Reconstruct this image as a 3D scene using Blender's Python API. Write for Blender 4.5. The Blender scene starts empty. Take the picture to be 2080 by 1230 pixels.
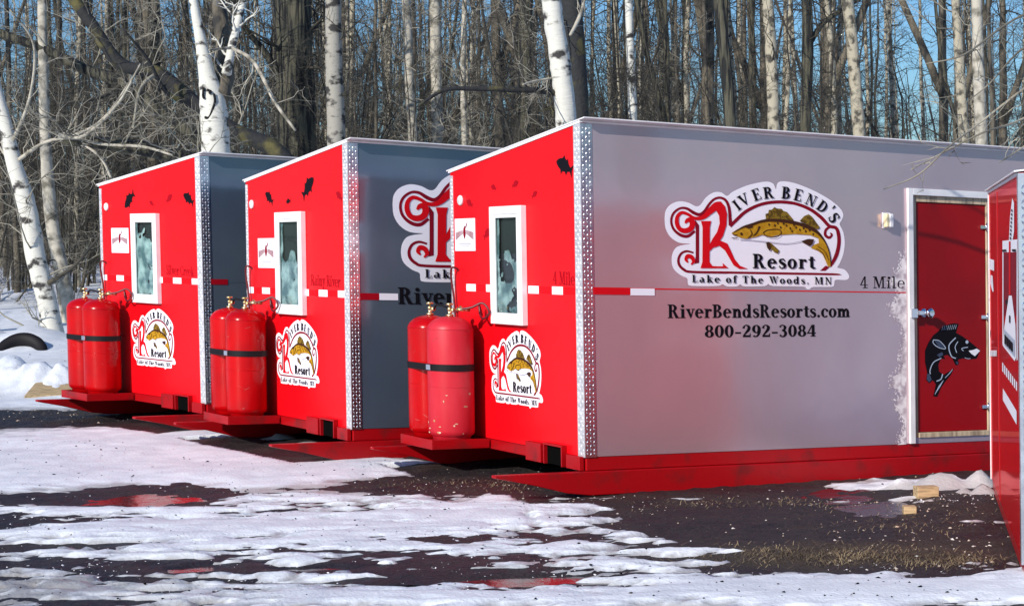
import bpy, math, random
import numpy as np
from mathutils import Vector, Matrix

random.seed(7)
RNG = np.random.default_rng(11)
scene = bpy.context.scene
COL = scene.collection

# ------------------------------------------------------------------ camera
F, CX, CY = 3700.0, 1040.0, 615.0
PITCH, ROLL, CAMH = math.atan(105 / 3700), 0.0175, 1.58
_fw = np.array([0, math.cos(PITCH), -math.sin(PITCH)])
_u0 = np.array([0, math.sin(PITCH), math.cos(PITCH)])
_r0 = np.array([1.0, 0, 0])
_rt = math.cos(ROLL) * _r0 - math.sin(ROLL) * _u0
_up = math.cos(ROLL) * _u0 + math.sin(ROLL) * _r0
CAM = np.array([0, 0, CAMH])


def ray(px, py):
    return _rt * (px - CX) / F - _up * (py - CY) / F + _fw


def proj(P):
    d = np.asarray(P, float) - CAM
    z = d @ _fw
    return np.stack([CX + F * (d @ _rt) / z, CY - F * (d @ _up) / z], -1)


def at(px, py, Y):
    d = ray(px, py)
    return CAM + d * (Y / d[1])


cd = bpy.data.cameras.new('camera')
cd.lens = 36 * F / 2080
cd.sensor_width = 36
cd.clip_end = 600
cam = bpy.data.objects.new('camera', cd)
COL.objects.link(cam)
M = Matrix(((_rt[0], _up[0], -_fw[0]), (_rt[1], _up[1], -_fw[1]), (_rt[2], _up[2], -_fw[2])))
cam.matrix_world = Matrix.Translation(Vector(CAM)) @ M.to_4x4()
scene.camera = cam

# ------------------------------------------------------------------ light
SUN_EL = math.radians(27)
sd = np.array([0.585, 0.811])
sd /= np.linalg.norm(sd)
sun_dir = Vector((sd[0] * math.cos(SUN_EL), sd[1] * math.cos(SUN_EL), -math.sin(SUN_EL)))
w = bpy.data.worlds.new('World')
scene.world = w
w.use_nodes = True
nt = w.node_tree
sky = nt.nodes.new('ShaderNodeTexSky')
sky.sky_type = 'NISHITA'
sky.sun_disc = False
sky.sun_elevation = SUN_EL
sky.sun_rotation = math.atan2(-sun_dir.x, -sun_dir.y)
sky.air_density = 1.3
sky.dust_density = 0.4
sky.ozone_density = 2.0
tint = nt.nodes.new('ShaderNodeMix')
tint.data_type = 'RGBA'
tint.blend_type = 'MULTIPLY'
tint.inputs[0].default_value = 1.
tint.inputs[7].default_value = (.66, 1.06, 1.66, 1)
nt.links.new(sky.outputs[0], tint.inputs[6])
nt.links.new(tint.outputs[2], nt.nodes['Background'].inputs[0])
nt.nodes['Background'].inputs[1].default_value = 0.065
ld = bpy.data.lights.new('sun', 'SUN')
ld.energy = 4.6
ld.angle = math.radians(0.5)
ld.color = (1.0, 0.93, 0.84)
sun = bpy.data.objects.new('sun', ld)
COL.objects.link(sun)
sun.rotation_euler = sun_dir.to_track_quat('-Z', 'Y').to_euler()
scene.view_settings.view_transform = 'Standard'
scene.view_settings.look = 'None'
scene.view_settings.exposure = 0.18
scene.cycles.max_bounces = 6


# ------------------------------------------------------------------ materials
def lin(c):
    if isinstance(c, str):
        c = [int(c[i:i + 2], 16) / 255 for i in (0, 2, 4)]
        return tuple(x / 12.92 if x <= .04045 else ((x + .055) / 1.055) ** 2.4 for x in c)
    return tuple(c)


def mat(name, base, rough=.5, metal=0., spec=.5, base2=None, nscale=4., nstretch=(1, 1, 1), lo=.4, hi=.6,
        bump=0., bscale=20., bdist=.01, bstretch=(1, 1, 1), coat=0., coat_rough=.05, rough2=None, detail=4., vary=False):
    m = bpy.data.materials.new(name)
    m.use_nodes = True
    t = m.node_tree
    b = t.nodes['Principled BSDF']
    b.inputs['Base Color'].default_value = (*lin(base), 1)
    b.inputs['Roughness'].default_value = rough
    b.inputs['Metallic'].default_value = metal
    b.inputs['Specular IOR Level'].default_value = spec
    b.inputs['Coat Weight'].default_value = coat
    b.inputs['Coat Roughness'].default_value = coat_rough
    tc = t.nodes.new('ShaderNodeTexCoord')

    def noise(scale, stretch, det=4.):
        mp = t.nodes.new('ShaderNodeMapping')
        mp.inputs['Scale'].default_value = stretch
        if vary:
            oi = t.nodes.new('ShaderNodeObjectInfo')
            va = t.nodes.new('ShaderNodeVectorMath')
            t.links.new(tc.outputs['Object'], va.inputs[0])
            t.links.new(oi.outputs['Location'], va.inputs[1])
            t.links.new(va.outputs[0], mp.inputs[0])
        else:
            t.links.new(tc.outputs['Object'], mp.inputs[0])
        n = t.nodes.new('ShaderNodeTexNoise')
        n.inputs['Scale'].default_value = scale
        n.inputs['Detail'].default_value = det
        t.links.new(mp.outputs[0], n.inputs['Vector'])
        return n.outputs['Fac']
    if base2 is not None:
        n = noise(nscale, nstretch, detail)
        r = t.nodes.new('ShaderNodeValToRGB')
        r.color_ramp.elements[0].position = lo
        r.color_ramp.elements[1].position = hi
        r.color_ramp.elements[0].color = (*lin(base), 1)
        r.color_ramp.elements[1].color = (*lin(base2), 1)
        t.links.new(n, r.inputs[0])
        t.links.new(r.outputs[0], b.inputs['Base Color'])
        if rough2 is not None:
            mr = t.nodes.new('ShaderNodeMapRange')
            mr.inputs['From Min'].default_value = lo
            mr.inputs['From Max'].default_value = hi
            mr.inputs['To Min'].default_value = rough
            mr.inputs['To Max'].default_value = rough2
            t.links.new(n, mr.inputs[0])
            t.links.new(mr.outputs[0], b.inputs['Roughness'])
    if bump:
        n2 = noise(bscale, bstretch)
        bp = t.nodes.new('ShaderNodeBump')
        bp.inputs['Strength'].default_value = bump
        bp.inputs['Distance'].default_value = bdist
        t.links.new(n2, bp.inputs['Height'])
        t.links.new(bp.outputs[0], b.inputs['Normal'])
    return m


_g = bpy.data.materials.new('red_mirror_panel')
_g.use_nodes = True
_t = _g.node_tree
_b = _t.nodes['Principled BSDF']
_b.inputs['Base Color'].default_value = (.80, .004, .010, 1)
_b.inputs['Roughness'].default_value = .5
_b.inputs['Specular IOR Level'].default_value = .1
_gl = _t.nodes.new('ShaderNodeBsdfGlossy')
_gl.inputs['Color'].default_value = (.85, .26, .27, 1)
_gl.inputs['Roughness'].default_value = .05
_ms = _t.nodes.new('ShaderNodeMixShader')
_ms.inputs[0].default_value = .55
_tc = _t.nodes.new('ShaderNodeTexCoord')
_nz = _t.nodes.new('ShaderNodeTexNoise')
_nz.inputs['Scale'].default_value = 2.0
_bp = _t.nodes.new('ShaderNodeBump')
_bp.inputs['Strength'].default_value = .10
_bp.inputs['Distance'].default_value = .006
_t.links.new(_tc.outputs['Object'], _nz.inputs['Vector'])
_t.links.new(_nz.outputs['Fac'], _bp.inputs['Height'])
_t.links.new(_bp.outputs[0], _gl.inputs['Normal'])
_t.links.new(_b.outputs[0], _ms.inputs[1])
_t.links.new(_gl.outputs[0], _ms.inputs[2])
_t.links.new(_ms.outputs[0], _t.nodes['Material Output'].inputs[0])
MT_GLOSS = _g
RED = (.68, .003, .008)
MT = {}
MT['red'] = mat('red_panel', RED, .32, base2=(.66, .003, .008), nscale=1.3, lo=.35, hi=.7, spec=.16, vary=True, bump=.25, bscale=1.6, bdist=.012, coat=.03, coat_rough=.08)
MT['red_gloss'] = MT_GLOSS
MT['red_steel'] = mat('red_painted_steel', (.36, .002, .005), .34, base2=(.13, .012, .012), nscale=5, lo=.54, hi=.76, spec=.35, vary=True, bump=.25, bscale=30, bdist=.002)
MT['tank'] = mat('red_tank_paint', (.47, .0015, .003), .24, base2=(.36, .002, .004), nscale=4, lo=.42, hi=.68, spec=.22, vary=True, bump=.08, bscale=14, bdist=.003)
MT['tank_dusty'] = mat('faded_red_tank_paint', (.52, .012, .026), .45, base2=(.56, .030, .045), nscale=7, lo=.45, hi=.75, spec=.35, nstretch=(1, 1, .35), bump=.15, bscale=40, bdist=.002)
MT['scratch'] = mat('paint_scratch', (.42, .12, .11), .8, spec=.1)
MT['rust'] = mat('rust_scuff', (.45, .22, .10), .8, base2=(.65, .5, .38), nscale=30)
MT['silver'] = mat('silver_side', (.60, .475, .515), .16, base2=(.53, .41, .45), nscale=1.1, nstretch=(1, 1, .6), lo=.35, hi=.68, metal=.6, bump=.42, bscale=.8, bdist=.045, bstretch=(1, 1, .7), rough2=.25)  # mauve of the red reflections is mixed into this base colour
MT['dim'] = mat('dim_side', (.17, .22, .28), .15, base2=(.14, .185, .25), nscale=1.2, metal=.6, bump=.34, bscale=.9, bdist=.03)  # shade and dark reflections on these sides painted as a darker colour
MT['white'] = mat('white_trim', (.80, .79, .80), .4, base2=(.72, .71, .72), nscale=6)
MT['decal_white'] = mat('white_vinyl', (.82, .80, .86), .55, spec=.04)
MT['black'] = mat('black_vinyl', (.008, .007, .010), .55, spec=.04)
MT['maroon'] = mat('maroon_vinyl', (.22, .006, .018), .55, spec=.04)
MT['crimson'] = mat('crimson_vinyl', (.62, .006, .012), .55, spec=.04)
MT['dkred'] = mat('dark_red_vinyl', (.33, .004, .012), .55, spec=.04)
MT['gold'] = mat('gold_vinyl', (.50, .27, .02), .55, spec=.04, base2=(.40, .20, .012), nscale=26, lo=.42, hi=.6)
MT['olive'] = mat('olive_vinyl', (.22, .14, .02), .55, spec=.04, base2=(.09, .055, .012), nscale=38, lo=.45, hi=.56)
MT['brown'] = mat('brown_vinyl', (.055, .022, .012), .55, spec=.04)
MT['greyline'] = mat('grey_vinyl', (.45, .43, .50), .4)
MT['bluegrey'] = mat('pale_blue_vinyl', (.42, .50, .62), .4)
MT['fishfin'] = mat('dark_blue_vinyl', (.05, .07, .12), .55, spec=.04)
MT['steel'] = mat('bright_diamond_plate', (.78, .78, .80), .24, metal=1., base2=(.52, .52, .56), nscale=14, rough2=.34, bump=.2, bscale=60, bdist=.002)
MT['whiteplate'] = mat('white_diamond_plate', (.72, .72, .74), .32, metal=.4, base2=(.54, .54, .57), nscale=24, bump=.2, bscale=60, bdist=.002)
MT['chrome'] = mat('chrome', (.75, .77, .80), .12, metal=1.)
MT['brass'] = mat('brass', (.55, .38, .13), .34, metal=.9, base2=(.80, .70, .45), nscale=55, lo=.45, hi=.55)
MT['rubber'] = mat('black_rubber', (.007, .0065, .008), .6, spec=.2, bump=.2, bscale=50, bdist=.003)
MT['hose'] = mat('dark_red_hose', (.12, .006, .010), .4)
MT['blackhole'] = mat('hollow_and_grit_black', (.004, .004, .004), .9, spec=0.)  # black that paints the shade in tube hollows; also colours bark grit
MT['wood'] = mat('raw_lumber', (.50, .37, .20), .75, base2=(.22, .16, .09), nscale=7, nstretch=(1, 9, 9), lo=.42, hi=.66, bump=.3, bscale=20, bdist=.003)
MT['jamb'] = mat('wood_jamb', (.58, .46, .31), .65, base2=(.30, .22, .15), nscale=5, nstretch=(6, 6, .7), lo=.45, hi=.65, bump=.3, bscale=20, bdist=.003)
MT['door'] = mat('dark_red_door', (.30, .001, .004), .4, base2=(.24, .001, .004), nscale=1.4, spec=.2, bump=.08, bscale=2.0, bdist=.004)
gm = bpy.data.materials.new('window_glass')
gm.use_nodes = True
_t = gm.node_tree
_t.nodes.remove(_t.nodes['Principled BSDF'])
_fr = _t.nodes.new('ShaderNodeFresnel')
_fr.inputs[0].default_value = 1.6
_tr = _t.nodes.new('ShaderNodeBsdfTransparent')
_tr.inputs[0].default_value = (.86, .96, .96, 1)
_gl = _t.nodes.new('ShaderNodeBsdfGlossy')
_gl.inputs['Roughness'].default_value = .02
_mx = _t.nodes.new('ShaderNodeMixShader')
_t.links.new(_fr.outputs[0], _mx.inputs[0])
_t.links.new(_tr.outputs[0], _mx.inputs[1])
_t.links.new(_gl.outputs[0], _mx.inputs[2])
_t.links.new(_mx.outputs[0], _t.nodes['Material Output'].inputs[0])
MT['pane'] = gm
MT['room'] = mat('dim_interior', (.012, .016, .020), .8)
MT['curtain'] = mat('pale_curtain', (.40, .50, .51), .8, base2=(.10, .17, .19), nscale=9, lo=.36, hi=.62, spec=.1, vary=True)
MT['amber'] = mat('amber_lens', (.80, .70, .42), .25)
MT['scuff'] = mat('chalky_white_smear', (.78, .74, .75), .9, base2=(.40, .33, .37), nscale=19, lo=.42, hi=.66, spec=.1)


def attr_mat(name, c0, c1, attr, rough0, rough1, nscale=9, bump=.5, bscale=30, bdist=.01, sss=0., c0b=None):
    m = mat(name, c0, rough0, base2=c0b or c0, nscale=nscale, bump=bump, bscale=bscale, bdist=bdist)
    t = m.node_tree
    b = t.nodes['Principled BSDF']
    src = b.inputs['Base Color'].links[0].from_socket
    a = t.nodes.new('ShaderNodeAttribute')
    a.attribute_name = attr
    mx = t.nodes.new('ShaderNodeMix')
    mx.data_type = 'RGBA'
    t.links.new(a.outputs['Fac'], mx.inputs[0])
    t.links.new(src, mx.inputs[6])
    mx.inputs[7].default_value = (*lin(c1), 1)
    t.links.new(mx.outputs[2], b.inputs['Base Color'])
    mr = t.nodes.new('ShaderNodeMapRange')
    mr.inputs['To Min'].default_value = rough0
    mr.inputs['To Max'].default_value = rough1
    t.links.new(a.outputs['Fac'], mr.inputs[0])
    t.links.new(mr.outputs[0], b.inputs['Roughness'])
    if sss:
        b.inputs['Subsurface Weight'].default_value = sss
        b.inputs['Subsurface Radius'].default_value = (.05, .05, .06)
    return m


MT['ground'] = attr_mat('wet_soil', (.009, .0075, .0095), (.045, .033, .022), 'litter', .55, .85, nscale=14, bump=1., bscale=38, bdist=.02, c0b=(.019, .015, .016))
MT['snow'] = attr_mat('old_snow', (.80, .835, .875), (.30, .29, .28), 'dirt', .55, .35, nscale=5, bump=.45, bscale=45, bdist=.012, c0b=(.70, .74, .79))
MT['water'] = mat('meltwater', (.030, .018, .022), .14, spec=.32, bump=.5, bscale=11, bdist=.008)
MT['grass'] = mat('dead_grass', (.27, .205, .115), .8, base2=(.10, .075, .045), nscale=3)
MT['litter'] = mat('pale_leaf_litter', (.50, .40, .30), .8, base2=(.62, .58, .55), nscale=5)
MT['stone'] = mat('granular_snow', (.80, .80, .84), .7)


def bark(name, base, base2, nscale, stretch, lo, hi, bump, bscale, bstretch, bdist=.02, extra=None):
    return mat(name, base, .85, base2=base2, nscale=nscale, nstretch=stretch, lo=lo, hi=hi, bump=bump, bscale=bscale, bstretch=bstretch, bdist=bdist, detail=6)


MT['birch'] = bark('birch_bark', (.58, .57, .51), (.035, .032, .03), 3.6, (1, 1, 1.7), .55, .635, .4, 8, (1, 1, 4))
MT['birch_dim'] = bark('shaded_birch_bark', (.30, .285, .245), (.03, .028, .026), 3.5, (1, 1, 1.6), .52, .60, .4, 8, (1, 1, 4))  # birch copy with shade put into its dimmer bark colours
MT['birch_branch'] = bark('pale_branch_bark', (.42, .39, .32), (.12, .11, .085), 6, (1, 1, 1), .45, .65, .4, 20, (1, 1, 1))
MT['aspen'] = bark('aspen_bark', (.35, .315, .235), (.060, .054, .042), 7.5, (1, 1, .9), .47, .60, .8, 18, (1, 1, .5))
MT['grey'] = bark('grey_bark', (.135, .115, .082), (.022, .021, .019), 5, (1, 1, .35), .40, .62, .9, 16, (1, 1, .25), .03)
MT['dark'] = bark('furrowed_dark_bark', (.075, .070, .046), (.005, .006, .006), 13, (1, 1, .10), .46, .56, 1., 15, (1, 1, .10), .08)
MT['moss'] = bark('mossy_bark', (.016, .017, .018), (.10, .088, .028), 3, (1, 1, 1), .50, .66, .8, 20, (1, 1, 1))
MT['twig'] = bark('twig_bark', (.062, .055, .040), (.013, .013, .012), 1.5, (1, 1, 1), .4, .65, 0, 1, (1, 1, 1))  # twig colour darkened to hold the shade inside the brush
MT['twig_pale'] = bark('pale_twig_bark', (.34, .315, .25), (.09, .085, .068), 1.5, (1, 1, 1), .4, .65, 0, 1, (1, 1, 1))
MT['far_bark'] = bark('far_wood_bark', (.024, .027, .029), (.007, .010, .013), .6, (1, 1, .2), .4, .6, 0, 1, (1, 1, 1))  # near-black colours paint the shade deep in the far wood


# ------------------------------------------------------------------ mesh helper
class MB:
    def __init__(self):
        self.v, self.f, self.m, self.s = [], [], [], []

    def poly(self, pts, mi=0, smooth=False):
        i = len(self.v)
        self.v.extend([tuple(p) for p in pts])
        self.f.append(list(range(i, i + len(pts))))
        self.m.append(mi)
        self.s.append(smooth)

    def add(self, verts, faces, mi=0, smooth=False):
        i = len(self.v)
        self.v.extend([tuple(p) for p in verts])
        for f in faces:
            self.f.append([i + k for k in f])
            self.m.append(mi)
            self.s.append(smooth)

    def hexa(self, P, s0, s1, w0, w1, h0, h1, mi=0):
        c = [P(s, w, h) for h in (h0, h1) for (s, w) in ((s0, w0), (s1, w0), (s1, w1), (s0, w1))]
        self.add(c, [(3, 2, 1, 0), (4, 5, 6, 7), (0, 1, 5, 4), (1, 2, 6, 5), (2, 3, 7, 6), (3, 0, 4, 7)], mi)

    def prism(self, A, B, mi=0):
        """two matching outlines A (front) and B (back)"""
        n = len(A)
        self.add(list(A) + list(B), [list(range(n)), list(range(2 * n - 1, n - 1, -1))] +
                 [(i, i + n, (i + 1) % n + n, (i + 1) % n) for i in range(n)], mi)

    def tube(self, pts, rad, sides=6, mi=0, smooth=True, caps=True, jitter=0.):
        pts = np.asarray(pts, float)
        n = len(pts)
        rad = np.broadcast_to(np.asarray(rad, float), (n,))
        t = np.gradient(pts, axis=0)
        t /= np.linalg.norm(t, axis=1)[:, None] + 1e-9
        ref = np.array([0.13, 0.29, 0.95]) if abs(t[0][2]) < .8 else np.array([0.95, .29, .13])
        a = np.cross(t, ref)
        a /= np.linalg.norm(a, axis=1)[:, None] + 1e-9
        b = np.cross(t, a)
        ang = np.arange(sides) * 2 * math.pi / sides
        ca, sa = np.cos(ang), np.sin(ang)
        rr = rad[:, None] * (1 + jitter * RNG.normal(size=(n, sides))) if jitter else np.repeat(rad[:, None], sides, 1)
        V = pts[:, None, :] + rr[..., None] * (ca[None, :, None] * a[:, None, :] + sa[None, :, None] * b[:, None, :])
        fs = []
        for i in range(n - 1):
            for j in range(sides):
                k = (j + 1) % sides
                fs.append((i * sides + j, i * sides + k, (i + 1) * sides + k, (i + 1) * sides + j))
        if caps:
            fs.append(tuple(range(sides - 1, -1, -1)))
            fs.append(tuple(range((n - 1) * sides, n * sides)))
        self.add(V.reshape(-1, 3), fs, mi, smooth)

    def lathe(self, O, ax, ux, uy, prof, sides=32, mi=0, smooth=True):
        vs, fs = [], []
        n = len(prof)
        for (r, h) in prof:
            for j in range(sides):
                a = 2 * math.pi * j / sides
                vs.append(O + ax * h + r * (math.cos(a) * ux + math.sin(a) * uy))
        for i in range(n - 1):
            for j in range(sides):
                k = (j + 1) % sides
                fs.append((i * sides + j, i * sides + k, (i + 1) * sides + k, (i + 1) * sides + j))
        fs.append(tuple(range(sides - 1, -1, -1)))
        fs.append(tuple(range((n - 1) * sides, n * sides)))
        self.add(vs, fs, mi, smooth)

    def build(self, name, mats, parent=None, base=(0, 0, 0), bevel=0.):
        me = bpy.data.meshes.new(name)
        V = np.asarray(self.v, float) - np.asarray(base, float)
        me.from_pydata(V.tolist(), [], self.f)
        if not isinstance(mats, (list, tuple)):
            mats = [mats]
        for x in mats:
            me.materials.append(MT[x] if isinstance(x, str) else x)
        me.polygons.foreach_set('material_index', self.m)
        me.polygons.foreach_set('use_smooth', self.s)
        me.update()
        o = bpy.data.objects.new(name, me)
        COL.objects.link(o)
        if parent is not None:
            o.parent = parent
        if bevel:
            md = o.modifiers.new('bevel', 'BEVEL')
            md.width = bevel
            md.segments = 2
            md.limit_method = 'ANGLE'
            md.harden_normals = False
        return o


def tag(o, label=None, cat=None, group=None, kind=None):
    if label:
        o['label'] = label
    if cat:
        o['category'] = cat
    if group:
        o['group'] = group
    if kind:
        o['kind'] = kind
    return o


def empty(name, loc, label, cat, group=None):
    o = bpy.data.objects.new(name, None)
    o.empty_display_size = .2
    o.location = Vector(loc)
    COL.objects.link(o)
    return tag(o, label, cat, group)


# ------------------------------------------------------------------ noise
def _hash(ix, iy, seed):
    n = (ix * 374761393 + iy * 668265263 + seed * 974634541) & 0xffffffff
    n = ((n ^ (n >> 13)) * 1274126177) & 0xffffffff
    return ((n ^ (n >> 16)) & 0xffff) / 65535.0


def vnoise(x, y, seed=0):
    x = np.asarray(x, float)
    y = np.asarray(y, float)
    ix, iy = np.floor(x).astype(np.int64), np.floor(y).astype(np.int64)
    fx, fy = x - ix, y - iy
    fx, fy = fx * fx * (3 - 2 * fx), fy * fy * (3 - 2 * fy)
    a, b = _hash(ix, iy, seed), _hash(ix + 1, iy, seed)
    c, d = _hash(ix, iy + 1, seed), _hash(ix + 1, iy + 1, seed)
    return (a + (b - a) * fx) * (1 - fy) + (c + (d - c) * fx) * fy


def fbm(x, y, seed=0, octv=4):
    s, a, t = 0., .5, 0.
    for i in range(octv):
        s = s + a * (vnoise(x * 2 ** i, y * 2 ** i, seed + i) - .5)
        t += a
        a *= .55
    return s / t * 2


def sstep(a, b, x):
    t = np.clip((x - a) / (b - a), 0, 1)
    return t * t * (3 - 2 * t)


# ------------------------------------------------------------------ houses: frames of reference
HH = 2.145


class House:
    def __init__(s, b, t, VL, VR, W, lo, L):
        Z = F * 2.15 / math.dist(b, t)
        s.O = CAM + Z * ray(*b)
        d = ray(*t)
        T = CAM + ((s.O - CAM)[1] / d[1]) * d
        s.eU = (T - s.O) / np.linalg.norm(T - s.O)
        s.eL = ray(*VL)
        s.eL /= np.linalg.norm(s.eL)
        s.eR = ray(*VR)
        s.eR /= np.linalg.norm(s.eR)
        s.W, s.lo, s.L = W, lo, L
        s.Minv = np.linalg.inv(np.stack([s.eR, s.eL, s.eU], 1))

    def P(s, a, w, h):
        return s.O + a * s.eR + w * s.eL + h * s.eU

    def pick(s, axis, val, px, py):
        """point of the plane where local coordinate axis (0 s, 1 w) equals val seen at px,py"""
        o = s.Minv @ (CAM - s.O)
        d = s.Minv @ ray(px, py)
        t = (val - o[axis]) / d[axis]
        return o + t * d

    def end(s, px, py):
        q = s.pick(0, 0., px, py)
        return q[1], q[2]

    def side(s, px, py):
        q = s.pick(1, 0., px, py)
        return q[0], q[2]


H1 = House((418.8, 819), (405.5, 313), (-1900, 468), (6000, 650), 1.955, 1.92, 4.9)
H2 = House((715, 870.7), (705.6, 285.5), (-1130, 515), (6500, 690), 2.0, 1.918, 4.9)
H3 = House((1188.8, 927.5), (1178, 245.5), (-880, 520), (7400, 675), 1.93, 1.905, 4.9)

_n3 = np.array([H3.eR[1], -H3.eR[0]])          # horizontal normal of the third house's long side, towards the camera
_n3 /= np.linalg.norm(_n3)


def zg(x, y):
    x = np.asarray(x, float)
    y = np.asarray(y, float)
    z = .0145 * np.clip(y - 11, 0, 9) + .03 * np.clip(y - 20, 0, 40)
    d = (x - H3.O[0]) * _n3[0] + (y - H3.O[1]) * _n3[1]
    dip = np.clip(x - .7, 0, 5) * .045 * (1 - sstep(0.1, 1.3, d)) * sstep(9.5, 11.5, y)
    return z - dip


def ground(px, py, dz=0.):
    d = ray(px, py)
    t = -CAMH / d[2]
    for _ in range(30):
        p = CAM + t * d
        t += .7 * ((float(zg(p[0], p[1])) + dz) - p[2]) / d[2]
    p = CAM + t * d
    return p


# ------------------------------------------------------------------ letter shapes (serif)
def _r(x0, y0, x1, y1):
    return [(x0, y0), (x1, y0), (x1, y1), (x0, y1)]


def _arc(cx, cy, rx, ry, a0, a1, ws, wt, n=14):
    o, i = [], []
    for k in range(n + 1):
        a = math.radians(a0 + (a1 - a0) * k / n)
        o.append((cx + rx * math.cos(a), cy + ry * math.sin(a)))
        i.append((cx + (rx - ws) * math.cos(a), cy + (ry - wt) * math.sin(a)))
    return [[o[k], o[k + 1], i[k + 1], i[k]] for k in range(n)]


def stroke(pts, wd, close=False):
    """ribbon polygons round a polyline; wd a width or one per point"""
    p = np.asarray(pts, float)
    n = len(p)
    wd = np.broadcast_to(np.asarray(wd, float), (n,)) if np.ndim(wd) else np.full(n, float(wd))
    t = np.gradient(p, axis=0)
    t /= np.linalg.norm(t, axis=1)[:, None] + 1e-9
    nn = np.stack([-t[:, 1], t[:, 0]], 1)
    a, b = p + nn * wd[:, None] / 2, p - nn * wd[:, None] / 2
    return [[tuple(a[i]), tuple(a[i + 1]), tuple(b[i + 1]), tuple(b[i])] for i in range(n - 1)]


def smooth_path(pts, n=5):
    p = np.asarray(pts, float)
    q = np.vstack([2 * p[0] - p[1], p, 2 * p[-1] - p[-2]])
    out = []
    for i in range(len(p) - 1):
        for k in range(n):
            t = k / n
            a, b, c, d = q[i], q[i + 1], q[i + 2], q[i + 3]
            out.append(.5 * ((2 * b) + (-a + c) * t + (2 * a - 5 * b + 4 * c - d) * t * t + (-a + 3 * b - 3 * c + d) * t ** 3))
    out.append(p[-1])
    return np.array(out)


def sm_stroke(pts, wd, n=5):
    p = smooth_path(pts, n)
    if np.ndim(wd):
        wd = np.interp(np.linspace(0, len(pts) - 1, len(p)), np.arange(len(pts)), wd)
    return stroke(p, wd)


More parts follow.
